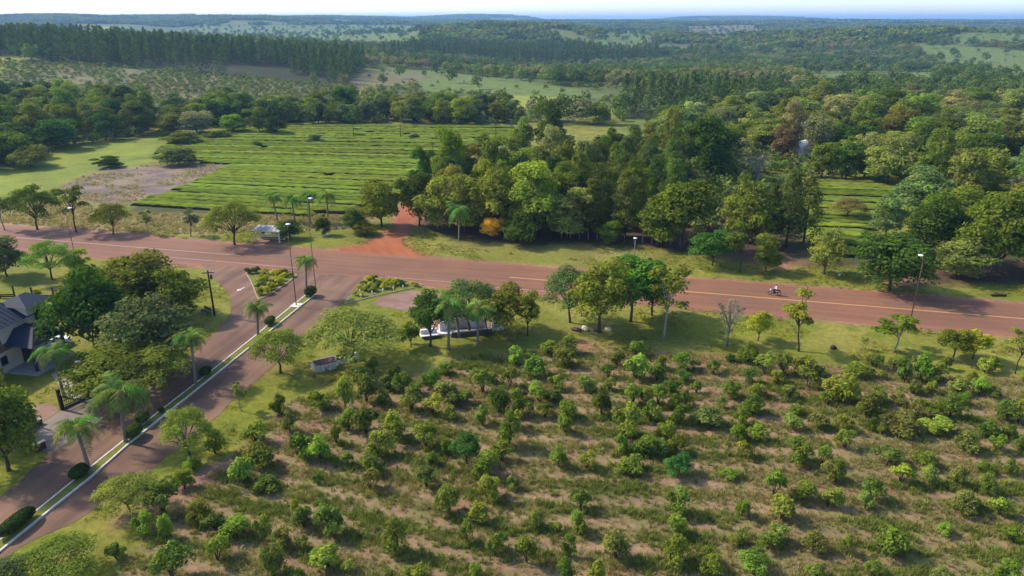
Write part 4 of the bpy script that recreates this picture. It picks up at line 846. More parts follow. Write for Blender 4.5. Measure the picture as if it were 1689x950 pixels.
soil = blend(soil, cl * (fbm(GX, GY * 1.6, 5, 31) - .45) * 6, (0.150, 0.108, 0.092))
soil = blend(soil, cl * (fbm(GX, GY * 2.2, 11, 33) - .58) * 5, (0.20, 0.185, 0.075))
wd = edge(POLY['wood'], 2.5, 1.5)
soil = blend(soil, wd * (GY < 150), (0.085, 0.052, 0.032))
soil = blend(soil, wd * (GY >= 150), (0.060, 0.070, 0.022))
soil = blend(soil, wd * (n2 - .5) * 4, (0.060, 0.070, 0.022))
# red dirt spreading beside the road and the track
tr = sdist(POLY['track'], GX, GY)
soil = blend(soil, np.clip(1 + tr / 2.4 + (n2 - .5) * 1.6, 0, 1), (0.28, 0.115, 0.062))
RD = np.array((71.4, -17.0)); RD = RD / np.hypot(*RD)
def road_off(X, Y):
    """distance across the main road, positive to the north"""
    return (np.asarray(X) - 1.55) * (-RD[1]) + (np.asarray(Y) - 110.84) * RD[0]
ro = road_off(GX, GY)
vz = (np.abs(ro - 10.5) < 7) & (GX > -5) & (GX < 140)
sh_n = np.clip(1.2 - np.abs(ro - 0.2 - 0.3) / 7.6 * 1.0 + (n2 - .5) * .9, 0, 1) * (np.abs(GX) < 320)
soil = blend(soil, np.clip((8.0 - np.abs(ro + .2)) / 1.0 + (n2 - .5) * 1.5, 0, 1) * (np.abs(GX) < 320), (0.27, 0.130, 0.090))
for px_, py_, r_ in ((8.6, 84.4, 2.6), (-14.5, 76.8, 1.4), (46.5, 118.0, 3.5), (62, 110, 3)):
    soil = blend(soil, 1.1 - np.hypot((GX - px_) / 1.8, GY - py_) / r_ + (n2 - .5) * 1.4, (0.26, 0.135, 0.075))
# distant plots
ey = edge(FAR['young'], 12, 1)
soil = blend(soil, ey, (0.150, 0.145, 0.062))
soil = blend(soil, ey * (n3 - .5) * 4, (0.185, 0.135, 0.080))
for p in FAR['bright']: soil = blend(soil, edge(p, 6, .8), (0.21, 0.225, 0.035))
for p in FAR['pale']: soil = blend(soil, edge(p, 10, .8), (0.118, 0.152, 0.036))
for p in FAR['pine']: soil = blend(soil, edge(p, 6, .8), (0.040, 0.044, 0.018))
for p in FAR['brown']: soil = blend(soil, edge(p, 6, .8), (0.150, 0.132, 0.058))
nyy, nxx = GX.shape
idx = np.arange(nyy * nxx).reshape(nyy, nxx)
quads = np.stack([idx[:-1, :-1].ravel(), idx[:-1, 1:].ravel(), idx[1:, 1:].ravel(), idx[1:, :-1].ravel()], axis=1)
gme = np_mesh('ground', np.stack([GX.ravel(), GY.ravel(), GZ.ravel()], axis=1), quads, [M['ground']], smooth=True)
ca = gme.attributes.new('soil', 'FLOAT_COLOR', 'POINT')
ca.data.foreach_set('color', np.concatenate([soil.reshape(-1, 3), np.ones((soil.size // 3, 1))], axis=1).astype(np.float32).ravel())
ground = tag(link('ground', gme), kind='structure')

# ------------------------------------------------------------------ roads
def along(t, off):
    """point on the main road: t metres along from the crossroads reference, off metres to the north"""
    return (1.55 + RD[0] * t - RD[1] * off, 110.84 + RD[1] * t + RD[0] * off)
T0, T1 = -330, 330
def strip(name, o0, o1, z, mat, t0=T0, t1=T1, seg=3.0, amp=0.12, seed=1, parent=None, kind='structure'):
    r = random.Random(seed); n = int((t1 - t0) / seg); vs = []; fs = []
    for i in range(n + 1):
        t = t0 + (t1 - t0) * i / n
        for o in (o0, o1):
            p = along(t, o + r.uniform(-amp, amp)); vs.append((p[0], p[1], z))
        if i: fs.append((2 * i - 2, 2 * i, 2 * i + 1, 2 * i - 1))
    me = bpy.data.meshes.new(name); me.from_pydata(vs, [], fs); me.materials.append(mat); me.update()
    if me.polygons[0].normal.z < 0: me.flip_normals()
    o = link(name, me, parent)
    if kind: o['kind'] = kind
    return o
strip('road_shoulder', -7.0, 6.6, 0.016, M['shoulder'], amp=0.35, seed=4)
road = strip('road', -5.6, 5.7, 0.024, M['road'], amp=0.10, seed=2)
strip('centre_line', -0.11, 0.11, 0.030, M['yellow_paint'], t0=-2, t1=T1, amp=0.01, parent=road, kind=None)
strip('centre_line', -0.09, 0.09, 0.030, M['white_faded'], t0=T0, t1=-52, amp=0.01, parent=road, kind=None)
strip('edge_line', -4.55, -4.40, 0.030, M['white_faded'], t0=-22, t1=-8, amp=0.01, parent=road, kind=None)
strip('edge_line', -3.95, -3.80, 0.030, M['white_faded'], t0=-70, t1=-38, amp=0.01, parent=road, kind=None)
strip('edge_line', -5.1, -4.95, 0.030, M['white_faded'], t0=-8, t1=14, amp=0.01, parent=road, kind=None)
ngon('avenue', rough_outline(POLY['lane_left'], 1.0, .14, 3), 0.0200, M['avenue'])
ngon('avenue', rough_outline(POLY['lane_right'], 1.0, .16, 4), 0.0185, M['avenue'])
ngon('dirt_track', rough_outline(smooth_poly(POLY['track'], 1), 0.8, .35, 5), 0.012, M['track'])
ngon('lay_by', rough_outline(smooth_poly(POLY['layby'], 1), 0.8, .2, 6), 0.010, M['plaza'])
ngon('driveway', rough_outline(POLY['apron'], 1.0, .05, 7), 0.0225, M['paver'])
ngon('driveway', rough_outline(smooth_poly(POLY['drive'], 1), .6, .08, 8), 0.012, M['plaza'])
ngon('path', rough_outline(POLY['path'], .7, .05, 9), 0.012, M['concrete'])

def kerbed(name, poly, h, mat, kerb_w=0.16, kerb_mat=None, white_pad=None):
    """raised bed with a kerb built of segments round its outline"""
    top = ngon(name, poly, h, mat)
    n = len(poly)
    area = sum(poly[i][0] * poly[(i + 1) % n][1] - poly[(i + 1) % n][0] * poly[i][1] for i in range(n))
    sg = 1 if area > 0 else -1
    inner = []
    for i in range(n):
        a, b, c = Vector(poly[i - 1]), Vector(poly[i]), Vector(poly[(i + 1) % n])
        d1, d2 = (b - a).normalized(), (c - b).normalized()
        n1_, n2_ = Vector((-d1.y, d1.x)) * sg, Vector((-d2.y, d2.x)) * sg
        m = (n1_ + n2_); m = m / max(m.length, .3) ; k = kerb_w / max(.5, m.dot(n1_))
        inner.append(b + m * k)
    for i in range(n):
        j = (i + 1) % n; L = math.dist(poly[i], poly[j]); m = max(1, int(L / 1.5)); g = 0.018 / max(L, .1)
        A, B, Ci, D = Vector(poly[i]), Vector(poly[j]), Vector(inner[j]), Vector(inner[i])
        for k in range(m):                                       # separate kerb stones with open joints
            t0, t1 = k / m + g, (k + 1) / m - g
            q = [A.lerp(B, t0), A.lerp(B, t1), D.lerp(Ci, t1), D.lerp(Ci, t0)]
            if sg < 0: q = q[::-1]
            MB().prism(q, 0.0, h + 0.035 + random.uniform(-.012, .012)).obj('kerb', kerb_mat or M['kerb'], top)
    return top
MEDIAN = POLY['median']
median = kerbed('median_strip', MEDIAN, 0.13, M['median_grass'], 0.17)
kerbed('traffic_island', smooth_poly(POLY['island'], 1), 0.10, M['median_grass'], 0.15, M['kerb_dull'])
kerbed('flower_bed', smooth_poly(POLY['bed'], 1), 0.08, M['median_grass'], 0.10, M['kerb_dull'])
for k, (t, o, a, b) in enumerate(((-44, 1.2, 5, 1.6), (-12, -2.2, 7, 1.3), (9, 2.6, 4, 1.8), (38, -1.8, 9, 1.2), (58, 2.0, 6, 1.5), (-68, -1.0, 8, 1.4), (25, 1.5, 3, 1.0), (74, -2.6, 5, 1.3))):
    pts = [along(t + dx * a / 2 + random.uniform(-.2, .2), o + dy * b / 2 + random.uniform(-.1, .1)) for dx, dy in ((-1, -1), (0, -1.05), (1, -1), (1, 1), (0, .95), (-1, 1))]
    ngon('asphalt_patch', pts, 0.0275, M['patch'], road, None)
# painted marks on the avenue
def mark(pts, z, mat, name='road_arrow'):
    o = ngon(name, pts, z, mat); o['kind'] = 'structure'; return o
ax, ay = PT['arrow'][0]
arrow = [(-.18, -1.6), (.18, -1.6), (.18, .3), (.75, .3), (0, 1.7), (-.75, .3), (-.18, .3)]
ca_, sa_ = math.cos(2.75), math.sin(2.75)
mark([(ax + (x * ca_ - y * sa_) * .55, ay + (x * sa_ + y * ca_) * .55) for x, y in arrow], 0.027, M['white_paint'])

# ------------------------------------------------------------------ tea beds
def tea_bed(pts, width, h, label, group, seed):
    """a clipped hedge bed following pts: flat bumpy table with steep leafy sides"""
    r = np.random.default_rng(seed); rows_ = []
    prof = [(-.5, 0.02), (-.47, .72), (-.41, .99), (-.2, 1.02), (0, 1.0), (.2, 1.03), (.41, .99), (.47, .72), (.5, 0.02)]
    vs = []; fs = []; tint = []; k = len(prof); n = len(pts)
    base = r.random() * .4 + .3
    for i, (x, y) in enumerate(pts):
        a = Vector(pts[max(i - 1, 0)]); b = Vector(pts[min(i + 1, n - 1)]); d = (b - a).normalized(); nn = Vector((-d.y, d.x))
        endk = 0.3 if i in (0, n - 1) else 1.0
        for (o, z) in prof:
            jj = r.normal(size=3) * .09
            hz = h * z * endk * (1 + .13 * r.normal()) if z > .1 else 0.0
            vs.append((x + nn.x * o * width * (1 + .04 * r.normal()) + jj[0], y + nn.y * o * width + jj[1], max(0, hz)))
            tint.append(np.clip(base + r.normal() * .22, 0, 1))
        if i:
            for q in range(k - 1):
                fs.append(((i - 1) * k + q, i * k + q, i * k + q + 1, (i - 1) * k + q + 1))
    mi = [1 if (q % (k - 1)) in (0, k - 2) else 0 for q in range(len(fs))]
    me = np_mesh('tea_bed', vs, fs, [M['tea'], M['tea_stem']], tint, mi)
    me.flip_normals() if me.polygons[5].normal.z < 0 else None
    return tag(link('tea_hedge', me), label, 'hedge', group)
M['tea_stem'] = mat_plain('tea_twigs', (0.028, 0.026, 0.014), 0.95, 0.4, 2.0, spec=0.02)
M['tea'] = mat_leaf('clipped_tea_leaves', (0.112, 0.150, 0.020), trans=0.06, var=0.42, hue=0.02)

def tea_field(poly, y_top, y_bot, pitch, slope0, slope1, x0, x1, width, label_fn, group, seed, hmax=0.95, gapp=.05, notpoly=None):
    r = np.random.default_rng(seed); i = 0; made = []
    c = y_bot
    while c < y_top:
        f = (c - y_bot) / (y_top - y_bot); sl = slope0 * (1 - f) + slope1 * f
        xs = np.arange(x0, x1, 1.0); ys = c + sl * (xs - (x0 + x1) / 2) + .35 * np.sin(xs / 23 + c)
        ok = inside(poly, xs, ys)
        if notpoly is not None: ok &= ~inside(notpoly, xs, ys)
        # short breaks where plants are missing
        br = r.random(len(xs)) < gapp * .05
        run = []; runs = []
        for q in range(len(xs)):
            if ok[q] and not br[q]: run.append((xs[q], ys[q]))
            else:
                if len(run) > 4: runs.append(run)
                run = []
        if len(run) > 4: runs.append(run)
        made.append((c, runs)); c += pitch * (1 + .05 * r.normal()); 
    return made
def build_tea(made, width, fmt, group, seed, h=0.72):
    k = 0
    nrow = len(made)
    for i, (c, runs) in enumerate(made):
        for j, run in enumerate(runs):
            k += 1
            tea_bed(run, width * (0.84 + 0.12 * random.random()), h * random.uniform(.8, 1.15), fmt(i, nrow, j, len(runs)), group, seed + k)
ONES = ['', 'first', 'second', 'third', 'fourth', 'fifth', 'sixth', 'seventh', 'eighth', 'ninth', 'tenth', 'eleventh', 'twelfth', 'thirteenth', 'fourteenth', 'fifteenth', 'sixteenth', 'seventeenth', 'eighteenth', 'nineteenth']
ORD = [ONES[k] if k < 20 else {2: 'twentieth', 3: 'thirtieth', 4: 'fortieth'}[k // 10] if k % 10 == 0 else {2: 'twenty-', 3: 'thirty-', 4: 'forty-'}[k // 10] + ONES[k % 10] for k in range(1, 50)]
def side(j, n): return '' if n == 1 else (', ' + ('left stretch' if j == 0 else 'right stretch' if j == n - 1 else ORD[j] + ' stretch'))
mt = tea_field(POLY['tea'], 300, 156, 3.4, -.22, -.01, -135, 5, 5.2, None, None, 3, notpoly=POLY['cleared'])
mt = [m for m in mt if m[1]]
build_tea(mt, 3.3, lambda i, n, j, m: 'bright clipped tea hedge, %s row from the road of the large field%s' % (ORD[i], side(j, m)), 'tea hedges in the large field', 700)
mt = tea_field(POLY['tea2'], 225, 118, 3.4, -.16, -.10, 30, 150, 4.6, None, None, 8)
mt = [m for m in mt if m[1]]
build_tea(mt, 3.25, lambda i, n, j, m: 'bright clipped tea hedge, %s row from the road in the right plot%s' % (ORD[i], side(j, m)), 'tea hedges in the right plot', 900)

# ------------------------------------------------------------------ trees seen singly
for (kind, x, y, h, w, color, label, group) in TREES:
    plant(kind, x, y, h, w, color, label, group or None)
# the emerald mounds in the orchard
for (x, y, h, w, lab) in ((PT['emerald'][0][0], PT['emerald'][0][1], 3.0, 3.3, 'large emerald round shrub standing out in the middle of the orchard'),
                          (PT['emerald'][1][0], PT['emerald'][1][1], 2.2, 2.6, 'smaller emerald shrub right of the orchard centre')):
    plant('round', x, y, h, w, (0.040, 0.115, 0.020), lab, None, cat='shrub', name='round_shrub')

def scatter_in(poly, spacing, seed, tries=4000, avoid=()):
    r = random.Random(seed); xs = [p[0] for p in poly]; ys = [p[1] for p in poly]; pts = []
    for _ in range(tries):
        x, y = r.uniform(min(xs), max(xs)), r.uniform(min(ys), max(ys))
        if not bool(inside(poly, np.array([x]), np.array([y]))[0]): continue
        if any((x - a) ** 2 + (y - b) ** 2 < spacing ** 2 for a, b in pts): continue
        if any((x - a) ** 2 + (y - b) ** 2 < (spacing * .75) ** 2 for a, b in avoid): continue
        pts.append((x, y))
    return pts
taken = [(t[1], t[2]) for t in TREES]
for d in PT['domes']:                                            # keep the farm roofs in the clear
    v = Vector(d).normalized(); taken += [(d[0] - v.x * k, d[1] - v.y * k) for k in (0, 8, 16, 24, 32)]
def ranked(pts, depth):
    """row (counted from the near side) and place in the row (counted from the left) of every point"""
    band = {}
    for i, (x, y) in enumerate(pts): band.setdefault(int(depth(x, y)), []).append(i)
    out = {}
    for r, b in enumerate(sorted(band)):
        for c, i in enumerate(sorted(band[b], key=lambda i: pts[i][0] / pts[i][1])): out[i] = (ORD[r], ORD[c])
    return out
SHADE = dict(olive='olive', mid='green', dark='dark green', bluegreen='grey-green', tan='tan', feather='pale green', pine='dark')
def wood(region, spacing, seed, kinds, hr, wr, colors, what, row_depth, group):
    pts = scatter_in(region, spacing, seed, avoid=taken)
    rk = ranked(pts, lambda x, y: y / row_depth)
    for i, (x, y) in enumerate(pts):
        c = random.choice(colors); h = random.uniform(*hr)
        size = 'tall' if h > hr[0] + .66 * (hr[1] - hr[0]) else 'low' if h < hr[0] + .33 * (hr[1] - hr[0]) else 'middling'
        plant(random.choice(kinds), x, y, h, random.uniform(*wr), c, '%s %s %s, %s from left in %s row from the road' % (size, SHADE[c], what, rk[i][1], rk[i][0]), group)
wood(REG['pines'], 6.0, 21, ['pine'], (10.5, 14.5), (6, 8), ['pine', 'pine', 'pine', 'mid'], 'central-wood pine', 9, 'pines of the central wood')
wood(REG['woodmix'], 7.2, 22, ['dome', 'pine'], (9, 13), (7, 9.5), ['olive', 'olive', 'mid', 'dark'], 'central-wood tree', 12, 'trees of the central wood')
wood(REG['right'], 10.5, 23, ['dome', 'dome', 'dome', 'round'], (8, 14), (11, 15), ['olive', 'olive', 'mid', 'mid', 'dark', 'bluegreen', 'tan', 'feather'], 'right-forest tree', 14, 'trees of the right forest')
wood(REG['left'], 9.5, 24, ['dome'], (10, 15), (10, 14), ['olive', 'olive', 'mid', 'mid', 'dark'], 'left-grove tree', 14, 'trees of the left grove')
wood(REG['line'], 8.5, 25, ['dome'], (7, 12), (9, 12), ['olive', 'olive', 'mid', 'bluegreen', 'dark'], 'tea-field treeline tree', 12, 'trees behind the tea field')

# ------------------------------------------------------------------ orchard shrubs
def to_row(x, y):
    ph = float(row_phase(x, y)) - .75
    return y - (ph - round(ph)) * 3.1 * .6
SHRUBS = [(q[0], to_row(q[0], q[1]), q[2], q[3]) for q in SHRUBS]
rk = ranked([(q[0], q[1]) for q in SHRUBS], lambda x, y: 40 - float(row_phase(x, y)) + .25)
for i, (x, y, h, w) in enumerate(SHRUBS):
    shade, c = random.choice([('green', LEAF['orchard']), ('green', LEAF['orchard']), ('dark green', (0.076, 0.110, 0.018)), ('bright', (0.145, 0.180, 0.024)), ('olive', (0.118, 0.138, 0.030))])
    size = 'large' if w > 2.9 else 'small' if w < 1.9 else 'leafy'
    plant('shrub', x, y, h * 1.25, w * 1.04, c, '%s %s orchard shrub, %s from left in %s row below the lawn' % (size, shade, rk[i][1], rk[i][0]), 'orchard shrubs',
          cat='shrub', name='orchard_shrub', parts=('stem', 'foliage'))

# ------------------------------------------------------------------ palms
def frond_mesh(seed, L=2.6):
    r = np.random.default_rng(seed); n = 27; P = []; F = []; T = []
    droop = 0.55 + .85 * r.random(); rise = 0.65 + .45 * r.random(); bend = r.normal() * .12
    def ax(t): return np.array([L * t * (1 - .18 * t * t * droop), L * bend * t * t, L * (rise * t * .75 - droop * 0.95 * t ** 2.3)])
    for i in range(n):
        t = 0.12 + .88 * i / (n - 1); p = ax(t); d = ax(min(1, t + .03)) - ax(max(0, t - .03)); d /= np.linalg.norm(d) + 1e-9
        ll = (L * 0.27 * math.sin(math.pi * min(1, .18 + t * .78)) + .08) * (.8 + .4 * r.random())
        for s in (-1, 1):
            tip = p + d * ll * (.35 + .35 * r.random()) + np.array([0, s, -.30 - .6 * r.random()]) * ll * .85
            wd_ = d * 0.036; md = (p + tip) / 2 + np.array([0, 0, .06])
            b = len(P); P += [p - wd_, p + wd_, md + wd_, md - wd_, tip + wd_ * .2, tip - wd_ * .2]
            F += [(b, b + 1, b + 2, b + 3), (b + 3, b + 2, b + 4, b + 5)]; T += [r.random()] * 6
    pts = [ax(t) for t in np.linspace(0, 1, 8)]
    for i in range(7):
        a, c = pts[i], pts[i + 1]; wv = np.array([0, .03 * (1 - i / 9), 0]); b = len(P)
        P += [a - wv, c - wv, c + wv, a + wv]; F.append((b, b + 1, b + 2, b + 3)); T += [.7] * 4
    return np_mesh('frond', np.array(P), np.array(F), [M['frond']], np.array(T))
FRONDS = [frond_mesh(40 + i) for i in range(8)]
for k, (x, y, h, w, label, group) in enumerate(PALMS):
    root = tag(empty('palm_tree', (x, y, 0.13 if 'median' in label else 0.0), random.uniform(0, 6)), label, 'palm', group or None)
    th = h * 0.84; lean = Vector((random.uniform(-.5, .5), random.uniform(-.4, .4), 0)); mb = MB()
    r0 = 0.17
    mb.tube([Vector((0, 0, -.2)), Vector((0, 0, .25)), lean * .4 + Vector((0, 0, th * .5)), lean + Vector((0, 0, th))], [r0 * 1.5, r0 * 1.1, r0 * .95, r0 * .8], 8)
    mb.obj('trunk', M['palm_bark'], root, smooth=True)
    sh_ = MB(); sh_.tube([lean + Vector((0, 0, th - .05)), lean + Vector((0, 0, th + .5))], [r0 * 1.05, r0 * .55], 7); sh_.obj('crownshaft', M['palm_green'] if 'palm_green' in M else M['palm_bark'], root, smooth=True)
    nf = random.randint(20, 25)
    for i in range(nf):
        f = link('frond', FRONDS[(i * 3 + k) % 8], root, loc=lean + Vector((0, 0, th + .35)), color=[c * random.uniform(.75, 1.3) for c in (LEAF['palm'] if i > 1 else (.17, .13, .06))])
        up = i / nf
        s = w / 2 / 2.15 * random.uniform(.8, 1.2)
        f.scale = (s, s, s * (0.85 + .25 * random.random()))
        f.rotation_euler = (random.uniform(-.2, .2), -0.75 * (1 - up) ** 1.5 * -1 * 0.55 - (0.75 * up), i * 2.4)

# ------------------------------------------------------------------ clipped hedges and golden shrubs
def topiary(loc, sx, sy, sz, rz, label, seed, col=(0.045, 0.072, 0.016)):
    r = np.random.default_rng(seed); n = int(900 * max(1, sx * sy / 1.4))
    d = r.normal(size=(n, 3)); d /= np.linalg.norm(d, axis=1, keepdims=True); d[:, 2] = np.abs(d[:, 2]) * np.where(r.random(n) < .75, 1, -.6)
    p = np.sign(d) * np.abs(d) ** .8 * np.array([sx / 2, sy / 2, sz / 2]); p[:, 2] += sz / 2
    v, f = leaf_quads(p, d + r.normal(size=(n, 3)) * .35, .085 * (.7 + .6 * r.random(n)), .6, r)
    root = tag(empty('clipped_bush', loc, rz), label, 'bush', 'clipped bushes on the median')
    me = np_mesh('clipped_foliage', v, f, [M['leaf']], np.repeat(np.clip(.45 + .2 * r.normal(size=n), 0, 1), 4))
    link('foliage', me, root, color=col)
    mb = MB(); mb.tube([(0, 0, -.1), (0, 0, sz * .6)], [.06, .04], 5); mb.ball((0, 0, sz * .5), 1, 12, 8, (sx * .42, sy * .42, sz * .42)); mb.obj('core', M['hedge_core'], root)
    return root
M['hedge_core'] = mat_plain('hedge_twigs', (0.020, 0.026, 0.010), 0.95, 0.3, 3.0, spec=0.02)
AVE = math.atan2(102.09 - 46.9, -31.1 + 41.5)
tp = PT['topiary']
for i, (sx, sy, sz, lab) in enumerate(((3.6, 1.3, 1.15, 'long clipped hedge on the median nearest the picture bottom'), (2.0, 1.3, 1.15, 'clipped bush at the foot of the driveway palm on the median'),
        (2.1, 1.35, 1.3, 'big clipped bush at the foot of the tallest median palm'), (1.45, 1.3, 1.4, 'round clipped ball just above the big clipped bush'),
        (.6, .55, .5, 'tiny clipped ball alone on the median'), (1.7, 1.1, 1.0, 'clipped bush beside the halfway median palm'),
        (1.9, 1.2, 1.1, 'clipped bush beside the short median palm'), (2.0, 1.7, 1.5, 'large dark clipped bush at the median head'))):
    topiary((tp[i][0], tp[i][1], .13), sx, sy, sz, AVE, lab, 50 + i)
def gold(loc, s, label, group, i):
    tm, cm, H, W = VAR['shrub'][i % 8]
    root = tag(empty('golden_shrub', (*loc, .1), i * 1.7), label, 'shrub', group)
    link('stem', tm, root, scl=(s * .6, s * .6, s * .42))
    c = random.choice([LEAF['gold'], LEAF['gold'], (0.16, 0.19, 0.02), (0.055, 0.085, 0.02)])
    link('foliage', cm, root, scl=(s * .6, s * .6, s * .42), color=c)
for i, p in enumerate(PT['gold_island']):
    gold((p[0] + random.uniform(-.3, .3), p[1] + random.uniform(-.3, .3)), random.uniform(.9, 1.5), 'golden green shrub on the traffic island, %s counted row by row from the road' % ORD[i], 'shrubs on the traffic island', i)
for i, p in enumerate(PT['gold_bed']):
    gold((p[0] + random.uniform(-.3, .3), p[1] + random.uniform(-.3, .3)), random.uniform(.9, 1.5), 'golden green shrub in the roadside bed, %s counted row by row from the road' % ORD[i], 'shrubs in the roadside bed', i)
for i, p in enumerate(PT['bollards']):
    b = MB(); b.tube([(0, 0, 0), (0, 0, .55), (0, 0, .62)], [.10, .09, .05], 8)
    ORDB = ['first', 'second', 'third', 'fourth', 'fifth', 'sixth', 'seventh', 'eighth']
    tag(b.obj('bollard', M['white_metal'], None, (*p, 0.0), smooth=True), 'white stub post, %s along the golden bed counted from the avenue' % ORDB[i], 'bollard', 'white stub posts')

# ------------------------------------------------------------------ lamps and poles
def street_lamp(loc, h, label, arms=((-1.2, 0.0),), r=0.07, mat=None, base=False):
    root = tag(empty('street_lamp', (loc[0], loc[1], 0.0)), label, 'street lamp')
    mat = mat or M['steel']
    mb = MB(); mb.tube([(0, 0, -.1), (0, 0, h * .55), (0, 0, h * .93)], [r * 1.3, r, r * .8], 8); mb.obj('pole', mat, root, smooth=True)
    for ax_, ay_ in arms:
        a = MB(); a.tube([(0, 0, h * .925), (ax_ * .35, ay_ * .35, h * .985), (ax_ * .85, ay_ * .85, h)], [r * .7, r * .6, r * .5], 6); a.obj('arm', mat, root, smooth=True)
        ang = math.atan2(ay_, ax_); hd = MB()
        hd.ball((ax_, ay_, h - .01), 1, 10, 6, (.36, .36, .10)); o = hd.obj('lamp_head', M['white_metal'], root, smooth=True)
        g = MB(); g.ball((ax_, ay_, h - .08), 1, 8, 5, (.22, .2, .07)); g.obj('lens', M['lamp_glass'], o, smooth=True)
    if base:
        b = MB(); b.box((0, 0, .12), (.6, .6, .24)); b.obj('footing', M['kerb'], root)
    return root
street_lamp((*PT['pole_median'][0], 0), PT['pole_median_h'] + .3, 'tall thin lamp post on the white pad of the median', ((-.3, 1.3),), 0.055)
street_lamp((*PT['pole_head'][0], 0), PT['pole_head_h'], 'tall thin pole behind the median head palm', ((.25, 1.2),), 0.048)
street_lamp((*PT['pole_right'][0], 0), PT['pole_right_h'], 'tall leaning lamp post on the right road shoulder', ((.2, 1.1), ), 0.058)
street_lamp((*PT['pole_left'][0], 0), PT['pole_left_h'], 'thin lamp post on the near verge left of the crossroads', ((.35, .9),), 0.045)
street_lamp((*PT['double_lamp'][0], 0), PT['double_lamp_h'] + .4, 'white double-armed lamp among the garden trees', ((-2.6, .25), (2.7, -.25)), 0.07, M['concrete'])
street_lamp((*PT['globe'][0], 0), PT['globe_h'] + .6, 'lamp post with bright head at the wood edge behind the lawn clump', ((0, .0),), 0.055, M['concrete'])
pad = MB(); pad.box((PT['pole_median'][0][0], PT['pole_median'][0][1], .10), (1.55, 1.5, .2), AVE)
tag(pad.obj('lamp_pad', M['kerb']), 'whitewashed concrete pad across the median under the lamp post', 'pad')
# utility pole
x, y = PT['pole_utility'][0]; h = PT['pole_utility_h']
root = tag(empty('utility_pole', (x, y, 0)), 'dark utility pole on the curved grass corner by the garden trees', 'utility pole')
MB().tube([(0, 0, -.2), (0, 0, h)], [.16, .11], 8).obj('pole', M['pole_wood'], root, smooth=True)
MB().box((0, 0, h - .35), (1.7, .1, .12), .2).obj('crossarm', M['pole_wood'], root)
for s in (-.7, .7): MB().tube([(s, s * .2, h - .3), (s, s * .2, h - .08)], [.05, .04], 6).obj('insulator', M['white_metal'], root)
MB().tube([(.35, .05, h - 1.3), (.35, .05, h - .65)], [.18, .18], 8).obj('transformer', M['steel'], root, smooth=True)

# ------------------------------------------------------------------ bus shelter
p0, p1 = PT['shelter']
ang = math.atan2(p1[1] - p0[1], p1[0] - p0[0]); L = math.hypot(p1[0] - p0[0], p1[1] - p0[1])
bs = tag(empty('bus_shelter', (p0[0], p0[1], 0), ang), 'small yellow bus shelter with grey roof beside the main road', 'bus shelter')
MB().box((L / 2, 1.1, .09), (L + .5, 2.9, .18)).obj('floor', M['brick'], bs)
for s in (.12, L - .12):
    for t in (.1, 2.1): MB().box((s, t, 1.25), (.2, .2, 2.14)).obj('post', M['yellow_wall'], bs)
MB().box((L / 2, 2.1, .70), (L - .45, .14, 1.0)).obj('back_wall', M['yellow_wall'], bs)
MB().box((L * .5, 2.1, 1.75), (.2, .16, 1.1)).obj('post', M['yellow_wall'], bs)
MB().box((L / 2, 1.75, .55), (L - 1.0, .4, .08)).obj('seat', M['wood_dark'], bs)
MB().box((L * .17, 2.02, 1.5), (.7, .05, .6)).obj('notice_board', M['black_metal'], bs)
rf = MB(); rf.add([(-.25, -.5, 2.32), (L + .25, -.5, 2.32), (L + .25, 2.4, 2.75), (-.25, 2.4, 2.75), (-.25, -.5, 2.42), (L + .25, -.5, 2.42), (L + .25, 2.4, 2.85), (-.25, 2.4, 2.85)],
                  [(3, 2, 1, 0), (4, 5, 6, 7), (0, 1, 5, 4), (1, 2, 6, 5), (2, 3, 7, 6), (3, 0, 4, 7)])
roof = rf.obj('roof', M['roof_grey'], bs)
for k in range(7):
    xx = -.2 + (L + .4) * k / 6
    MB().tube([(xx, -.5, 2.43), (xx, 2.4, 2.86)], .03, 4).obj('roof_rib', M['roof_grey'], roof)
wh = [(l[0], l[1]) for l in PT['litter']]
for k, (x, y) in enumerate(wh):
    mb = MB(); mb.box((0, 0, .16), (1.0 if k < 2 else .35, .55 if k < 2 else .3, .3), .3, .85)
    mb.box((0, 0, .33), (.9 if k < 2 else .3, .5 if k < 2 else .25, .04), .3)
    tag(mb.obj('white_stone', M['whitewash'], None, (x, y, 0)), ['white painted block on the grass under the small ball-shaped tree', 'white painted block on the grass right of the bus shelter', 'small white stone under the far verge trees'][k], 'stone')

# ------------------------------------------------------------------ house behind the garden trees
hs = tag(empty('house', (-60.7, 78.3, 0), -.19), 'two-storey cream house with slate-blue metal roofs at the left picture edge', 'house')
hs.scale = (1, 1, 1.14)
MB().box((-4.5, -2.0, 2.5), (9.0, 14.0, 5.0)).obj('wall', M['cream'], hs)
MB().box((0.0, -2.0, 2.75), (.10, 14.06, .8)).obj('brick_band', M['brick'], hs)
def hip(mb, b0, b1, a0, a1, z0, z1, ra0, ra1, rb, th=.12):
    v = [(b0, a0, z0), (b1, a0, z0), (b1, a1, z0), (b0, a1, z0), (rb, ra0, z1), (rb, ra1, z1)]
    f = [(0, 1, 4), (1, 2, 5, 4), (2, 3, 5), (3, 0, 4, 5), (3, 2, 1, 0)]
    return mb.add(v, f)
mr = hip(MB(), -9.7, .7, -9.7, 5.2, 5.02, 7.5, -5.0, 1.2, -4.5).obj('roof', M['roof_light'], hs)
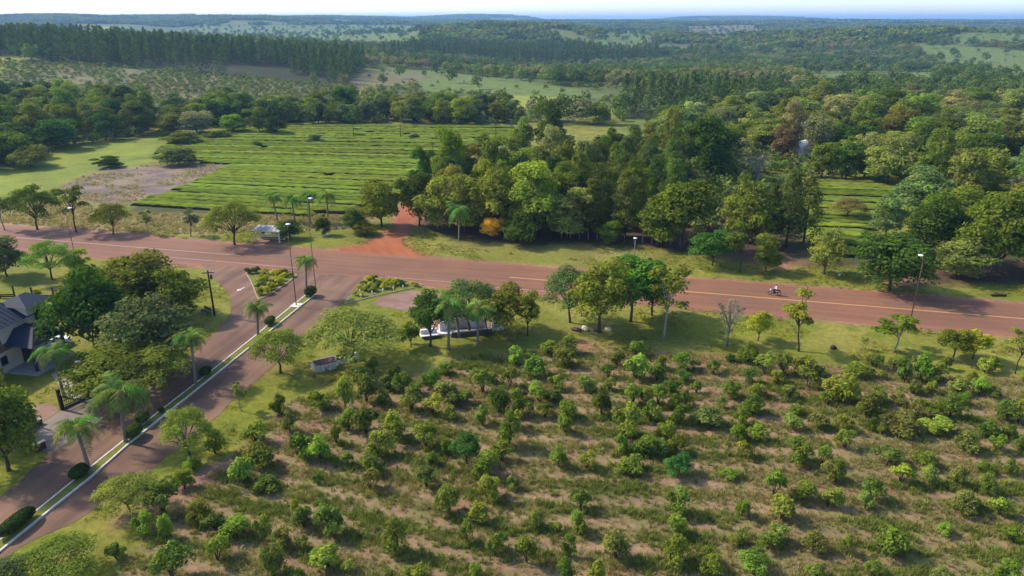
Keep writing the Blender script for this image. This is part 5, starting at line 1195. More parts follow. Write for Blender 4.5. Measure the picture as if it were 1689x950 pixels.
for k in range(22):                                              # standing seams on the slope towards the avenue
    a = -8.6 + k * .62
    e0 = Vector((.68, a, 5.06)); top_a = min(max(a, -5.0), 1.2)
    if a < -5: q = (a + 9.7) / 4.7
    elif a > 1.2: q = max(0.05, (5.2 - a) / 4.0)
    else: q = 1.0
    e1 = Vector((.7 - 5.2 * q, a, 5.02 + 2.48 * q + .04))
    MB().tube([e0, e1], .03, 4).obj('roof_seam', M['roof_blue'], mr)
MB().box((-6.2, 3.2, 7.3), (.9, .9, 2.0)).obj('chimney', M['roof_blue'], mr)
MB().box((-1.2, 4.4, 4.4), (3.6, 3.0, 3.4)).obj('upper_room', M['cream'], hs)
up = hip(MB(), -3.4, 1.3, 2.4, 6.5, 6.12, 7.1, 3.9, 5.0, -1.0).obj('upper_roof', M['roof_blue'], hs)
for (aa, zz, ww, hh, mm) in ((4.6, 4.9, 1.3, 1.3, 'shutter'), (-1.4, 3.95, .95, 1.3, 'shutter'), (-3.0, 3.95, .95, 1.3, 'shutter'), (-1.1, 1.45, .9, .9, 'glass'), (-2.8, 1.2, 1.0, 1.4, 'glass'), (-5.0, 3.95, .95, 1.3, 'shutter'), (-5.0, 1.4, 1.0, 1.2, 'glass')):
    xx = .62 if aa == 4.6 else .02
    w_ = MB().box((xx, aa, zz), (.10, ww, hh)).obj('window', M['wood_dark'], hs)
    MB().box((xx + .06, aa, zz), (.03, ww - .16, hh - .16)).obj('pane', M[mm], w_)
    MB().box((xx + .06, aa, zz - hh / 2 - .06), (.24, ww + .2, .08)).obj('sill', M['concrete'], w_)
pr = MB(); pr.add([(.12, -.7, 2.95), (4.0, -.7, 2.95), (4.0, 4.6, 2.95), (.12, 4.6, 2.95), (.12, 1.1, 4.3), (.12, 3.0, 4.3), (2.0, 2.0, 4.25)],
                  [(0, 1, 6, 4), (1, 2, 6), (2, 3, 5, 6), (4, 6, 5), (3, 2, 1, 0), (0, 4, 5, 3)])
pr.obj('porch_roof', M['roof_blue'], hs)
for a, b in ((-.4, 3.6), (4.2, 3.6)): MB().box((b, a, 1.5), (.28, .28, 2.88)).obj('porch_post', M['wood_dark'], hs)
MB().box((2.3, 1.9, .10), (4.5, 6.2, .2)).obj('porch_floor', M['concrete'], hs)
MB().box((.10, 2.0, 1.2), (.12, 1.1, 2.0)).obj('door', M['wood_dark'], hs)
# parked car by the porch
cx, cy = PT['car'][0]
car = tag(empty('parked_car', (cx + .6, cy + 1.2, 0), .9), 'white car parked behind the house porch', 'car')
body = MB(); prof = [(-2.0, .35), (-2.05, .75), (-1.75, .95), (-1.1, 1.0), (-.65, 1.42), (.75, 1.44), (1.35, 1.0), (1.95, .9), (2.05, .6), (2.0, .35)]
n = len(prof); vs = [(p[0], -.82 if p[1] < 1.1 else -.66, p[1]) for p in prof] + [(p[0], .82 if p[1] < 1.1 else .66, p[1]) for p in prof]
body.add(vs, [tuple(range(n)), tuple(range(2 * n - 1, n - 1, -1))] + [(i, n + i, n + (i + 1) % n, (i + 1) % n) for i in range(n)]); body.obj('body', M['car_white'], car)
for s in (-1, 1):
    MB().add([(-.95, s * .78, 1.02), (1.15, s * .78, 1.02), (.7, s * .69, 1.38), (-.62, s * .69, 1.38)], [(0, 1, 2, 3)]).obj('side_window', M['glass'], car)
    for t in (-1.25, 1.3):
        wl_ = MB().tube([(t, s * .62, .31), (t, s * .86, .31)], .31, 14).obj('wheel', M['rubber'], car)
        MB().tube([(t, s * .865, .31), (t, s * .875, .31)], .19, 10).obj('rim', M['chrome'], wl_)
    MB().box((2.0, s * .55, .72), (.1, .35, .16)).obj('headlight', M['lamp_glass'], car)

# ------------------------------------------------------------------ gate, fence, boundary walls
g0, g1, g2, g3 = PT['gate']
gt = tag(empty('gate', (*g1, 0)), 'dark metal gate leaf with tall posts across the driveway', 'gate')
dg = Vector((g0[0] - g1[0], g0[1] - g1[1])); Lg = dg.length; dg.normalize(); rg = math.atan2(dg.y, dg.x)
for t, hh in ((0, 2.5), (Lg, 2.2)): MB().box((dg.x * t, dg.y * t, hh / 2), (.3, .3, hh), rg).obj('gate_post', M['black_metal'], gt)
for z in (.35, .95, 1.5): MB().box((dg.x * Lg / 2, dg.y * Lg / 2, z), (Lg - .3, .06, .09), rg).obj('rail', M['black_metal'], gt)
for k in range(14):
    t = .25 + (Lg - .5) * k / 13; MB().box((dg.x * t, dg.y * t, .92), (.04, .04, 1.2), rg).obj('bar', M['black_metal'], gt)
MB().box((dg.x * Lg / 2, dg.y * Lg / 2, .12), (Lg - .3, .22, .24), rg).obj('plinth', M['stone_dark'], gt)
g4 = tag(empty('gate_post', (*g2, 0)), 'single leaning dark gate post on the driveway edge', 'post')
MB().tube([(0, 0, -.1), (-.12, .05, 1.0), (-.3, .1, 2.0)], [.14, .12, .11], 6).obj('shaft', M['wood_dark'], g4)
MB().box((-.3, .1, 2.03), (.28, .28, .08)).obj('cap', M['wood_dark'], g4)
wl2 = tag(empty('low_wall', (*g3, 0)), 'low dark wall running from the leaning post behind the large tree', 'wall')
d2 = Vector((g3[0] - g2[0], g3[1] - g2[1])); r2 = math.atan2(d2.y, d2.x); L2 = d2.length + 1.5
MB().box((-d2.x / 2, -d2.y / 2, .28), (L2, .24, .56), r2).obj('course', M['stone_dark'], wl2)
MB().box((-d2.x / 2, -d2.y / 2, .59), (L2 + .08, .34, .07), r2).obj('coping', M['concrete'], wl2)
w0, w1, w2 = PT['wallcorner']
wc = tag(empty('planter_wall', (*w1, 0)), 'dark red planter wall with pale coping at the driveway corner', 'wall')
for a, b in ((w0, w1), (w1, w2)):
    dx, dy = b[0] - a[0], b[1] - a[1]; LL = math.hypot(dx, dy); rr = math.atan2(dy, dx); mxx, myy = (a[0] + b[0]) / 2 - w1[0], (a[1] + b[1]) / 2 - w1[1]
    MB().box((mxx, myy, .4), (LL, .25, .8), rr).obj('wall_side', M['shutter'], wc)
    MB().box((mxx, myy, .84), (LL + .12, .36, .08), rr).obj('coping', M['stone'], wc)
fp = PT['fence']
for k, (a, b, lab) in enumerate(((fp[0], fp[1], 'dark wooden rail fence panel beyond the house chimney'), (fp[2], fp[3], 'dark wooden rail fence panel right of the small bright bush'))):
    a, b = Vector(a), Vector(b); d = b - a; rr = math.atan2(d.y, d.x); f = tag(empty('rail_fence', (a.x, a.y, 0)), lab, 'fence', 'garden rail fence')
    if k == 0: a = a - d * 2; d = d * 3; f.location = (a.x, a.y, 0)
    npst = 4 if k == 0 else 2
    for i in range(npst):
        t = i / (npst - 1); MB().box((d.x * t, d.y * t, .95), (.2, .2, 1.9), rr + .2).obj('post', M['wood_dark'], f)
    for z in (.25, .55): MB().box((d.x / 2, d.y / 2, z), (d.length, .09, .22), rr).obj('rail', M['wood_dark'], f)
# wire fence along the wood
pf = PT['fencewood']; wf = tag(empty('wire_fence', (*pf[0], 0)), 'thin wire fence with pale posts in front of the dark wood', 'fence')
ext = [(pf[0][0] + i * (pf[-1][0] - pf[0][0]) / 7, pf[0][1] + i * (pf[-1][1] - pf[0][1]) / 7) for i in range(-3, 20)]
for p in ext: MB().box((p[0] - pf[0][0], p[1] - pf[0][1], .75), (.12, .12, 1.6), random.random()).obj('post', M['bark_pale'], wf)
for z in (.5, .9, 1.3):
    MB().tube([(ext[0][0] - pf[0][0], ext[0][1] - pf[0][1], z), (ext[-1][0] - pf[0][0], ext[-1][1] - pf[0][1], z)], .012, 4).obj('wire', M['steel'], wf)
for k, p in enumerate(PT['teaposts']):
    q = tag(empty('field_post', (*p, 0)), ['thin pole at the back of the tea field left of centre', 'thin pole at the back of the tea field near the wood', 'thin pole in the tea field beside the wood', 'thin pole in the strip behind the central wood'][k], 'pole', 'poles in the tea field')
    MB().tube([(0, 0, -.1), (0, 0, 6.5)], [.13, .09], 6).obj('pole', M['pole_wood'], q); MB().box((0, 0, 6.2), (1.2, .08, .1)).obj('crossarm', M['pole_wood'], q)

# ------------------------------------------------------------------ white monument group
mw = tag(empty('monument_wall', (-9.9, 88.9, 0)), 'pale curved monument wall of upright panels under the palms', 'monument')
cv = [(0, 0), (1.1, .95), (2.4, 1.55), (3.8, 1.85), (5.2, 1.9), (6.4, 1.6)]
for i in range(5):
    a, b = Vector(cv[i]), Vector(cv[i + 1]); d = b - a; hh = [1.5, 2.1, 2.6, 1.8, 1.3][i]
    MB().box(((a.x + b.x) / 2, (a.y + b.y) / 2, hh / 2), (d.length - .06, .32, hh), math.atan2(d.y, d.x)).obj('panel', M[['whitewash', 'stone', 'plaza_wall', 'whitewash', 'plaza_wall'][i]], mw)
MB().prism([(-.4, -.9), (3, -.6), (6.9, .6), (6.9, 1.0), (3.0, .6), (-.4, .4)], 0.0, .28).obj('step', M['whitewash'], mw)
a, b = Vector((-8.2, 87.6)), Vector((-2.6, 88.8))
dw = tag(empty('stone_wall', (a.x, a.y, 0)), 'low dark rubble wall in front of the pale monument', 'wall'); d = b - a
for i in range(16):
    for j in range(2):
        t = (i + .5 + .3 * (j % 2)) / 16.5; MB().box((d.x * t, d.y * t, .18 + .33 * j), (.36 + random.uniform(-.04, .04), .42 + random.uniform(-.05, .05), .33), math.atan2(d.y, d.x) + random.uniform(-.08, .08), .93).obj('stone', M['stone_dark'], dw)
st = tag(empty('white_slab', (-11.2, 87.8, 0), .3), 'white speckled slab on a dark base at the left of the monument', 'slab')
MB().box((0, 0, .2), (2.0, 1.0, .4)).obj('base', M['stone_dark'], st); MB().box((0, 0, .75), (2.3, .35, .7), 0, .94).obj('face', M['whitewash'], st); MB().box((0, -.3, .46), (2.4, 1.2, .12)).obj('ledge', M['whitewash'], st)
wb = tag(empty('white_block', (-2.0, 90.2, 0), .1), 'plain white block at the right end of the monument', 'block')
MB().box((0, 0, .55), (1.7, 1.1, 1.1), 0, .97).obj('body', M['whitewash'], wb); MB().box((0, 0, 1.13), (1.8, 1.2, .08)).obj('cap', M['whitewash'], wb)

# ------------------------------------------------------------------ stone hearth on the lawn
hp = PT['hearth']
ngon('hearth_floor', smooth_poly([hp[0], (-22.7, 77.4), (-21.0, 79.0), hp[3], hp[4], hp[5]], 1), 0.03, M['slab'])
he = tag(empty('stone_hearth', (-22.6, 78.0, 0), .5), 'cream stone hearth with dark slab roof on the lawn by the wide tree', 'hearth')
for i in range(5):
    for j in range(3):
        if i == 2 and j < 2: continue
        MB().box((-.9 + i * .46, 0, .17 + j * .31), (.44, .6, .3), random.uniform(-.05, .05), .95).obj('stone_block', M['stone'], he)
MB().box((-1.25, .5, .35), (.4, 1.3, .7), .1, .9).obj('side_wall', M['stone'], he)
MB().box((0, .35, 1.06), (2.6, 1.3, .09), .02).obj('top_slab', M['purple'], he)
h2 = tag(empty('stone_bench', (-20.7, 80.0, 0), .45), 'cream stone seat with purple-brown back behind the hearth', 'bench')
for i in range(4): MB().box((-.75 + i * .5, 0, .22), (.48, .55, .44), random.uniform(-.06, .06), .94).obj('stone_block', M['stone'], h2)
MB().box((0, .32, .65), (2.1, .16, .8)).obj('back', M['purple'], h2)
MB().box((1.5, .5, .45), (.4, .4, .9), .3).obj('pillar', M['whitewash'], h2)

for k, p in enumerate(PT['stones']):
    mb = MB(); mb.ball((0, 0, .15), 1, 7, 5, (random.uniform(.5, .9), random.uniform(.35, .5), random.uniform(.2, .32)))
    o = mb.mesh('field_stone', M['stone'] if k % 2 else M['purple'])
    for v in o.vertices: v.co += Vector((random.uniform(-.06, .06), random.uniform(-.06, .06), random.uniform(-.04, .04)))
    tag(link('field_stone', o, None, (*p, 0), random.random() * 3), ['leftmost field stone under the lawn clump', 'second field stone from the left under the lawn clump', 'third field stone from the left under the lawn clump', 'rightmost field stone under the lawn clump'][k], 'stone')
def lump(name, p, s, mat, lab, cat):
    mb = MB(); mb.ball((0, 0, .1), 1, 8, 5, s); o = mb.mesh(name, mat)
    for v in o.vertices: v.co += Vector((random.uniform(-.07, .07), random.uniform(-.07, .07), random.uniform(-.05, .05)))
    tag(link(name, o, None, (*p, 0), .4), lab, cat)
lump('termite_mound', PT['rock'][0], (.45, .4, .38), M['wood_dark'], 'dark mound alone on the lawn right of the white-trunked tree', 'mound')
lg = tag(empty('fallen_log', (*PT['log'][0], 0), -.1), 'brown fallen log on the far verge near the right edge', 'log')
MB().tube([(-1.1, 0, .25), (0, .1, .28), (1.1, 0, .22)], [.2, .22, .16], 7).obj('trunk', M['wood_dark'], lg, smooth=True); MB().tube([(.3, 0, .3), (.7, .3, .8)], [.08, .03], 5).obj('branch', M['wood_dark'], lg)
bn = tag(empty('garden_bench', (*PT['bench'][0], 0), -.7), 'dark wooden bench on the grass beside the utility pole', 'bench')
for i in range(4): MB().box((0, -.22 + i * .15, .46), (2.0, .12, .05)).obj('seat_slat', M['pole_wood'], bn)
for i in range(3): MB().box((0, .36, .62 + i * .16), (2.0, .05, .11)).obj('back_slat', M['pole_wood'], bn)
for s in (-.8, .8):
    for t in (-.2, .3): MB().box((s, t, .22), (.09, .09, .44)).obj('leg', M['pole_wood'], bn)

# ------------------------------------------------------------------ farm roofs glimpsed in the right forest
for k, (p, r_, lab) in enumerate(((PT['domes'][0], 3.2, 'white rounded shed roof showing through the right forest'), (PT['domes'][2], 1.6, 'small white tank above the shed in the right forest'))):
    t = tag(empty('farm_shed' if k == 0 else 'water_tank', (p[0], p[1], 0), .3), lab, 'shed' if k == 0 else 'tank')
    zt = 5.0 if k == 0 else 7.0
    MB().box((0, 0, zt / 2 - .4), (r_ * 1.7, r_ * 1.3, zt - .8)).obj('wall', M['cream'], t) if k == 0 else [MB().tube([(sx, sy, 0), (sx * .8, sy * .8, zt - 1.2)], .12, 6).obj('stand_leg', M['steel'], t) for sx in (-1, 1) for sy in (-1, 1)]
    MB().ball((0, 0, zt - 1.0), 1, 16, 8, (r_, r_ * .8, r_ * (.55 if k == 0 else .8))).obj('roof' if k == 0 else 'vessel', M['dome'], t, smooth=True)

# ------------------------------------------------------------------ motorcycle and rider
bx, by = PT['bike'][0]
hd_ = math.atan2(-RD[1], -RD[0])
mc = tag(empty('motorcycle', (bx, by, .026), hd_), 'black motorcycle riding left on the main road', 'motorcycle')
for x_ in (-.66, .68):
    w_ = MB(); pts_ = [(x_ + .29 * math.cos(t), 0, .31 + .29 * math.sin(t)) for t in np.linspace(0, 2 * math.pi, 19)]
    w_.tube(pts_, .05, 7, cap=False); wo = w_.obj('wheel', M['rubber'], mc, smooth=True)
    rm = MB(); rm.tube([(x_, -.06, .31), (x_, .06, .31)], .07, 8)
    for q in range(6): a = q * math.pi / 3; rm.tube([(x_, 0, .31), (x_ + .25 * math.cos(a), 0, .31 + .25 * math.sin(a))], .012, 4)
    rm.obj('rim', M['chrome'], wo)
fr = MB(); fr.tube([(.45, 0, .88), (.1, 0, .55), (-.3, 0, .45), (-.66, 0, .31)], [.05, .05, .05, .03], 6); fr.tube([(.45, 0, .85), (-.1, 0, .78), (-.75, 0, .82)], [.04, .04, .03], 6); fr.box((.02, 0, .42), (.42, .3, .34), 0, .85); fr.obj('frame', M['fairing'], mc)
for s in (-.09, .09): MB().tube([(.68, s, .31), (.5, s, .85)], .028, 6).obj('fork', M['chrome'], mc)
MB().ball((.18, 0, .86), 1, 12, 8, (.30, .17, .15)).obj('tank', M['fairing'], mc, smooth=True)
MB().box((-.4, 0, .84), (.75, .24, .1), 0, .85).obj('seat', M['rubber'], mc)
MB().tube([(.42, -.36, 1.04), (.47, -.15, 1.0), (.47, .15, 1.0), (.42, .36, 1.04)], .022, 6).obj('handlebar', M['chrome'], mc)
MB().ball((.62, 0, .88), .12, 10, 7).obj('headlight', M['lamp_glass'], mc, smooth=True)
MB().tube([(.0, .16, .35), (-.4, .18, .32), (-.85, .19, .42)], [.04, .05, .06], 7).obj('exhaust', M['chrome'], mc, smooth=True)
MB().box((-.78, 0, .70), (.3, .14, .04), 0, 1).obj('mudguard', M['fairing'], mc)

def rider(loc, rz, label):
    J = {}; V = []; E = []; R = []
    def v(n, p, r, par=None):
        J[n] = len(V); V.append(p); R.append(r)
        if par: E.append((J[par], J[n]))
    v('pel', (-.30, 0, .98), .155); v('wai', (-.27, 0, 1.14), .14, 'pel'); v('che', (-.20, 0, 1.34), .165, 'wai'); v('nec', (-.14, 0, 1.50), .062, 'che')
    v('chin', (-.11, 0, 1.58), .075, 'nec'); v('hea', (-.10, 0, 1.67), .098, 'chin'); v('crn', (-.11, 0, 1.745), .07, 'hea'); v('nose', (-.005, 0, 1.655), .018, 'hea')
    for s, n in ((-1, 'l'), (1, 'r')):
        v(n + 'sh', (-.18, s * .20, 1.43), .075, 'che'); v(n + 'el', (.02, s * .30, 1.18), .052, n + 'sh'); v(n + 'wr', (.31, s * .31, 1.08), .036, n + 'el'); v(n + 'pa', (.38, s * .31, 1.07), .036, n + 'wr')
        for k in range(4): 
            v(n + 'f%d' % k, (.445, s * (.28 + .022 * k), 1.075 - .005 * k), .011, n + 'pa'); v(n + 'g%d' % k, (.465, s * (.28 + .022 * k), 1.035), .009, n + 'f%d' % k)
        v(n + 'th', (.40, s * .265, 1.03), .012, n + 'pa')
        v(n + 'hi', (-.24, s * .11, .95), .105, 'pel'); v(n + 'kn', (.16, s * .22, .80), .075, n + 'hi'); v(n + 'an', (-.04, s * .20, .42), .048, n + 'kn'); v(n + 'to', (.15, s * .21, .37), .045, n + 'an')
        v(n + 'ear', (-.10, s * .098, 1.655), .02, 'hea')
    me = bpy.data.meshes.new('rider_skeleton'); me.from_pydata(V, E, []); ob = bpy.data.objects.new('rider_tmp', me); COL.objects.link(ob)
    md = ob.modifiers.new('Skin', 'SKIN'); 
    if not me.skin_vertices:
        me.attributes
    for i, sv in enumerate(me.skin_vertices[0].data): sv.radius = (R[i], R[i]); sv.use_root = (i == 0)
    ob.modifiers.new('Sub', 'SUBSURF').levels = 1
    dg_ = bpy.context.evaluated_depsgraph_get(); em = bpy.data.meshes.new_from_object(ob.evaluated_get(dg_)); bpy.data.objects.remove(ob)
    em.name = 'rider_body'; em.materials.clear()
    for m_ in ('skin', 'shirt', 'trousers', 'rubber'): em.materials.append(M[m_])
    for p in em.polygons:
        c = p.center; p.use_smooth = True
        if c.z < .47: k = 3
        elif c.z < 1.03 and c.x < .27: k = 2
        elif c.z > 1.505 or c.x > .10: k = 0
        else: k = 1
        p.material_index = k
    root = tag(empty('person', loc, rz), label, 'person'); link('body', em, root)
    hr = MB(); hr.ball((-.125, 0, 1.705), 1, 12, 8, (.105, .105, .085)); hr.obj('hair', M['fairing'], root, smooth=True)
    for s in (-1, 1): MB().ball((-.008, s * .034, 1.685), .012, 6, 5).obj('eye', M['fairing'], root)
    MB().box((-.012, 0, 1.612), (.012, .05, .012)).obj('mouth', M['shutter'], root)
    return root
rider((bx, by, .026), hd_, 'person in a pale shirt and dark trousers riding the motorcycle')

# ------------------------------------------------------------------ far woods, scrub and grass (uncountable masses)
def proto_collection(name, objs):
    c = bpy.data.collections.new(name)
    for o in objs: c.objects.link(o)
    return c
def proto(name, verts, faces, mat, tint, extra=None):
    me = np_mesh(name, verts, faces, [mat], tint); o = bpy.data.objects.new(name, me); return o
def gn_scatter(name, pts, rot, scl, pick, coll, label, cat='trees'):
    me = bpy.data.meshes.new(name); me.vertices.add(len(pts)); me.vertices.foreach_set('co', np.asarray(pts, np.float32).ravel())
    for nm, ty, arr in (('rot', 'FLOAT', rot), ('scl', 'FLOAT', scl), ('pick', 'INT', pick)):
        a = me.attributes.new(nm, ty, 'POINT'); a.data.foreach_set('value', np.asarray(arr, np.float32 if ty == 'FLOAT' else np.int32))
    o = link(name, me); tag(o, label, cat, kind='stuff')
    ng = bpy.data.node_groups.new(name + '_nodes', 'GeometryNodeTree')
    ng.interface.new_socket('Geometry', in_out='INPUT', socket_type='NodeSocketGeometry'); ng.interface.new_socket('Geometry', in_out='OUTPUT', socket_type='NodeSocketGeometry')
    n, l = ng.nodes, ng.links
    gi, go = n.new('NodeGroupInput'), n.new('NodeGroupOutput'); ip = n.new('GeometryNodeInstanceOnPoints'); ci = n.new('GeometryNodeCollectionInfo')
    ci.inputs['Collection'].default_value = coll; ci.inputs['Separate Children'].default_value = True; ci.inputs['Reset Children'].default_value = True
    def attr(nm, ty):
        q = n.new('GeometryNodeInputNamedAttribute'); q.data_type = ty; q.inputs['Name'].default_value = nm; return q.outputs['Attribute']
    cx_ = n.new('ShaderNodeCombineXYZ'); l.new(attr('rot', 'FLOAT'), cx_.inputs['Z'])
    l.new(gi.outputs[0], ip.inputs['Points']); l.new(ci.outputs[0], ip.inputs['Instance']); ip.inputs['Pick Instance'].default_value = True
    l.new(attr('pick', 'INT'), ip.inputs['Instance Index']); l.new(cx_.outputs[0], ip.inputs['Rotation']); l.new(attr('scl', 'FLOAT'), ip.inputs['Scale'])
    l.new(ip.outputs[0], go.inputs[0])
    md = o.modifiers.new('scatter', 'NODES'); md.node_group = ng
    return o
FM = {k: mat_leaf('far_leaves_' + k, c, trans=0.2, var=0.4, hue=0.02) for k, c in dict(dark=(0.066, 0.100, 0.026), mid=(0.100, 0.140, 0.030), olive=(0.145, 0.160, 0.040), pine=(0.066, 0.096, 0.028), tan=(0.17, 0.160, 0.070), scrub=(0.125, 0.150, 0.048)).items()}
rg_ = np.random.default_rng(77)
def far_round(seed, R=4.8, H=10.5, leaves=460, leaf=.60):
    r = np.random.default_rng(seed); cl = []
    for d in shell_dirs(11, -.7, r):
        k = .48 + .2 * r.random(); rr = R * (.34 + .18 * r.random())
        cl.append((d[0] * R * k, d[1] * R * k, H * .5 + d[2] * H * .42 * (k + .1), rr, rr, rr * .8, leaves / 11))
    return foliage(cl, leaf, r, inner=.1, up=.4)
def far_pine(seed, R=2.9, H=17, leaves=480, leaf=.52):
    r = np.random.default_rng(seed); cl = []
    for i in range(16):
        k = (i + .5) / 16; a = 2.4 * i; rad = R * (1 - .75 * k ** 1.8) * (.7 + .5 * r.random()); rr = R * (.5 - .22 * k)
        cl.append((rad * .55 * math.cos(a), rad * .55 * math.sin(a), H * (.07 + .90 * k), rr, rr, rr * 1.2, leaves / 16))
    return foliage(cl, leaf, r, inner=.2, up=.6, asp=.4)
def far_clump(seed, size, n, tree_r, H, per, leaf):
    r = np.random.default_rng(seed); cl = []
    for i in range(n):
        x_, y_ = r.uniform(-size / 2, size / 2, 2); rr = tree_r * (.7 + .6 * r.random()); hh = H * (.7 + .5 * r.random())
        cl.append((x_, y_, hh - rr * .7, rr, rr, rr * .75, per)); cl.append((x_, y_, hh * .4, rr * .8, rr * .8, hh * .4, per * .6))
    return foliage(cl, leaf, r, inner=.05, up=.5)
MK = ['dark', 'mid', 'olive', 'mid', 'dark', 'tan']
A_objs = [proto('distant_tree.%03d' % i, *far_round(800 + i)[:2], FM[MK[i]], far_round(800 + i)[2]) for i in range(6)]
A_objs += [proto('distant_tree.%03d' % (6 + i), *far_pine(820 + i)[:2], FM['pine'], far_pine(820 + i)[2]) for i in range(2)]
A_objs += [proto('distant_tree.%03d' % (8 + i), *far_round(830 + i, 1.5, 2.6, 110, .34)[:2], FM[['scrub', 'olive', 'mid'][i]], far_round(830 + i, 1.5, 2.6, 110, .34)[2]) for i in range(3)]
B_objs = [proto('distant_grove.%03d' % i, *far_clump(850 + i, 34, 16, 3.8, 8.5, 55, 1.2)[:2], FM[['dark', 'mid', 'olive', 'mid'][i]], far_clump(850 + i, 34, 16, 3.8, 8.5, 55, 1.2)[2]) for i in range(4)]
B_objs += [proto('distant_grove.%03d' % (4 + i), *far_clump(860 + i, 110, 60, 7.5, 10, 34, 3.2)[:2], FM[['dark', 'mid', 'mid'][i]], far_clump(860 + i, 110, 60, 7.5, 10, 34, 3.2)[2]) for i in range(3)]
colA = proto_collection('distant_tree_kinds', A_objs); colB = proto_collection('distant_grove_kinds', B_objs)

def grid_pts(y0, y1, sp, half, extra=60):
    ys = np.arange(y0, y1, sp); P_ = []
    for yy in ys:
        hw = yy * half + extra; xs_ = np.arange(-hw, hw, sp); P_.append(np.stack([xs_, np.full(len(xs_), yy)], 1))
    P_ = np.concatenate(P_); P_ += rg_.uniform(-sp * .42, sp * .42, P_.shape); return P_
def any_in(polys, P_):
    m = np.zeros(len(P_), bool)
    for p in polys: m |= inside(p, P_[:, 0], P_[:, 1])
    return m
open_plots = FAR['bright'] + FAR['pale'] + FAR['brown'] + [FAR['young']]
near_plots = [POLY[k] for k in ('tea', 'meadow', 'cleared', 'straw', 'tea2', 'orchard')] + [REG[k] for k in REG]
P1 = grid_pts(120, 1150, 7.2, .95)
ro1 = road_off(P1[:, 0], P1[:, 1])
side_fill = (np.abs(P1[:, 0]) > .80 * P1[:, 1] + 45) & (P1[:, 1] > 150) & (ro1 > 40)
keep = ((P1[:, 1] > 293) | side_fill) & ~any_in(near_plots, P1)
op = any_in(open_plots, P1)
yg = inside(FAR['young'], P1[:, 0], P1[:, 1])
dn = fbm(P1[:, 0], P1[:, 1], 70, 41)
keep &= ~op & ((dn > .36) | (P1[:, 1] < 345))
P1k = P1[keep]; pin = any_in(FAR['pine'], P1k)
kn = fbm(P1k[:, 0], P1k[:, 1], 55, 43) + rg_.normal(size=len(P1k)) * .12
pick = np.select([pin, kn < .38, kn < .47, kn < .56, kn < .63, kn < .70], [6 + rg_.integers(0, 2, len(P1k)), 0, 4, 1, 3, 2], 5)
mid = (P1k[:, 1] > 312) & (P1k[:, 1] < 470) & (P1k[:, 0] > -170) & (P1k[:, 0] < 75) & ~pin
pick = np.where(mid & (rg_.random(len(P1k)) < .93), rg_.integers(8, 11, len(P1k)), pick)
sc = np.where(pin, rg_.uniform(.85, 1.08, len(P1k)), rg_.uniform(.55, 1.12, len(P1k))) * np.where((P1k[:, 1] > 600) & ~pin, .85, 1.0)
sc = np.where(pick >= 8, sc * 1.35, sc)
gn_scatter('forest', np.column_stack([P1k, terrain(P1k[:, 0], P1k[:, 1])]), rg_.uniform(0, 6.28, len(P1k)), sc, pick, colA, 'mixed forest covering the country behind the fields', 'forest')
# scrub and young planting
P2 = grid_pts(300, 640, 3.4, .9); yg = inside(FAR['young'], P2[:, 0], P2[:, 1]); P2 = P2[yg & (fbm(P2[:, 0], P2[:, 1], 25, 51) > .33)]
gn_scatter('scrub_vegetation', np.column_stack([P2, terrain(P2[:, 0], P2[:, 1])]), rg_.uniform(0, 6.28, len(P2)), rg_.uniform(.45, 1.0, len(P2)), rg_.choice([8, 8, 9, 10], len(P2)), colA, 'young plantation of low bushes on the left slope', 'plantation')
P3 = grid_pts(300, 2600, 26, .95); P3 = P3[any_in(FAR['pale'] + FAR['brown'], P3)]
gn_scatter('field_vegetation', np.column_stack([P3, terrain(P3[:, 0], P3[:, 1])]), rg_.uniform(0, 6.28, len(P3)), rg_.uniform(.4, 1.3, len(P3)), rg_.choice([0, 1, 8, 9, 10], len(P3)), colA, 'scattered bushes on the distant pastures', 'bushes')
P4 = grid_pts(1150, 3300, 27, .95); P4 = P4[~any_in(open_plots, P4) & (fbm(P4[:, 0], P4[:, 1] * .6, 210, 61) > .46)]
P5 = grid_pts(3300, 13000, 92, .95); P5 = P5[~any_in(open_plots, P5) & (fbm(P5[:, 0], P5[:, 1] * .6, 700, 63) > .40)]
PB = np.concatenate([P4, P5]); pk = np.concatenate([rg_.integers(0, 4, len(P4)), 4 + rg_.integers(0, 3, len(P5))])
gn_scatter('far_forest', np.column_stack([PB, terrain(PB[:, 0], PB[:, 1]) - .5]), rg_.uniform(0, 6.28, len(PB)), rg_.uniform(.8, 1.15, len(PB)), pk, colB, 'far forested hills fading blue towards the horizon', 'forest')

# undergrowth closing the foot of the woods
PU = grid_pts(118, 345, 4.2, .78, 10)
um = any_in([REG['left'], REG['line'], REG['right'], REG['woodmix'], REG['woodmix2']], PU) & ~any_in([POLY['tea'], POLY['tea2'], POLY['track'], POLY['meadow']], PU) & (road_off(PU[:, 0], PU[:, 1]) > 16)
PU = PU[um]
gn_scatter('undergrowth', np.column_stack([PU, terrain(PU[:, 0], PU[:, 1]) - .1]), rg_.uniform(0, 6.28, len(PU)), rg_.uniform(.7, 1.5, len(PU)), rg_.choice([8, 9, 10, 10], len(PU)), colA, 'low undergrowth at the foot of the woods', 'undergrowth')
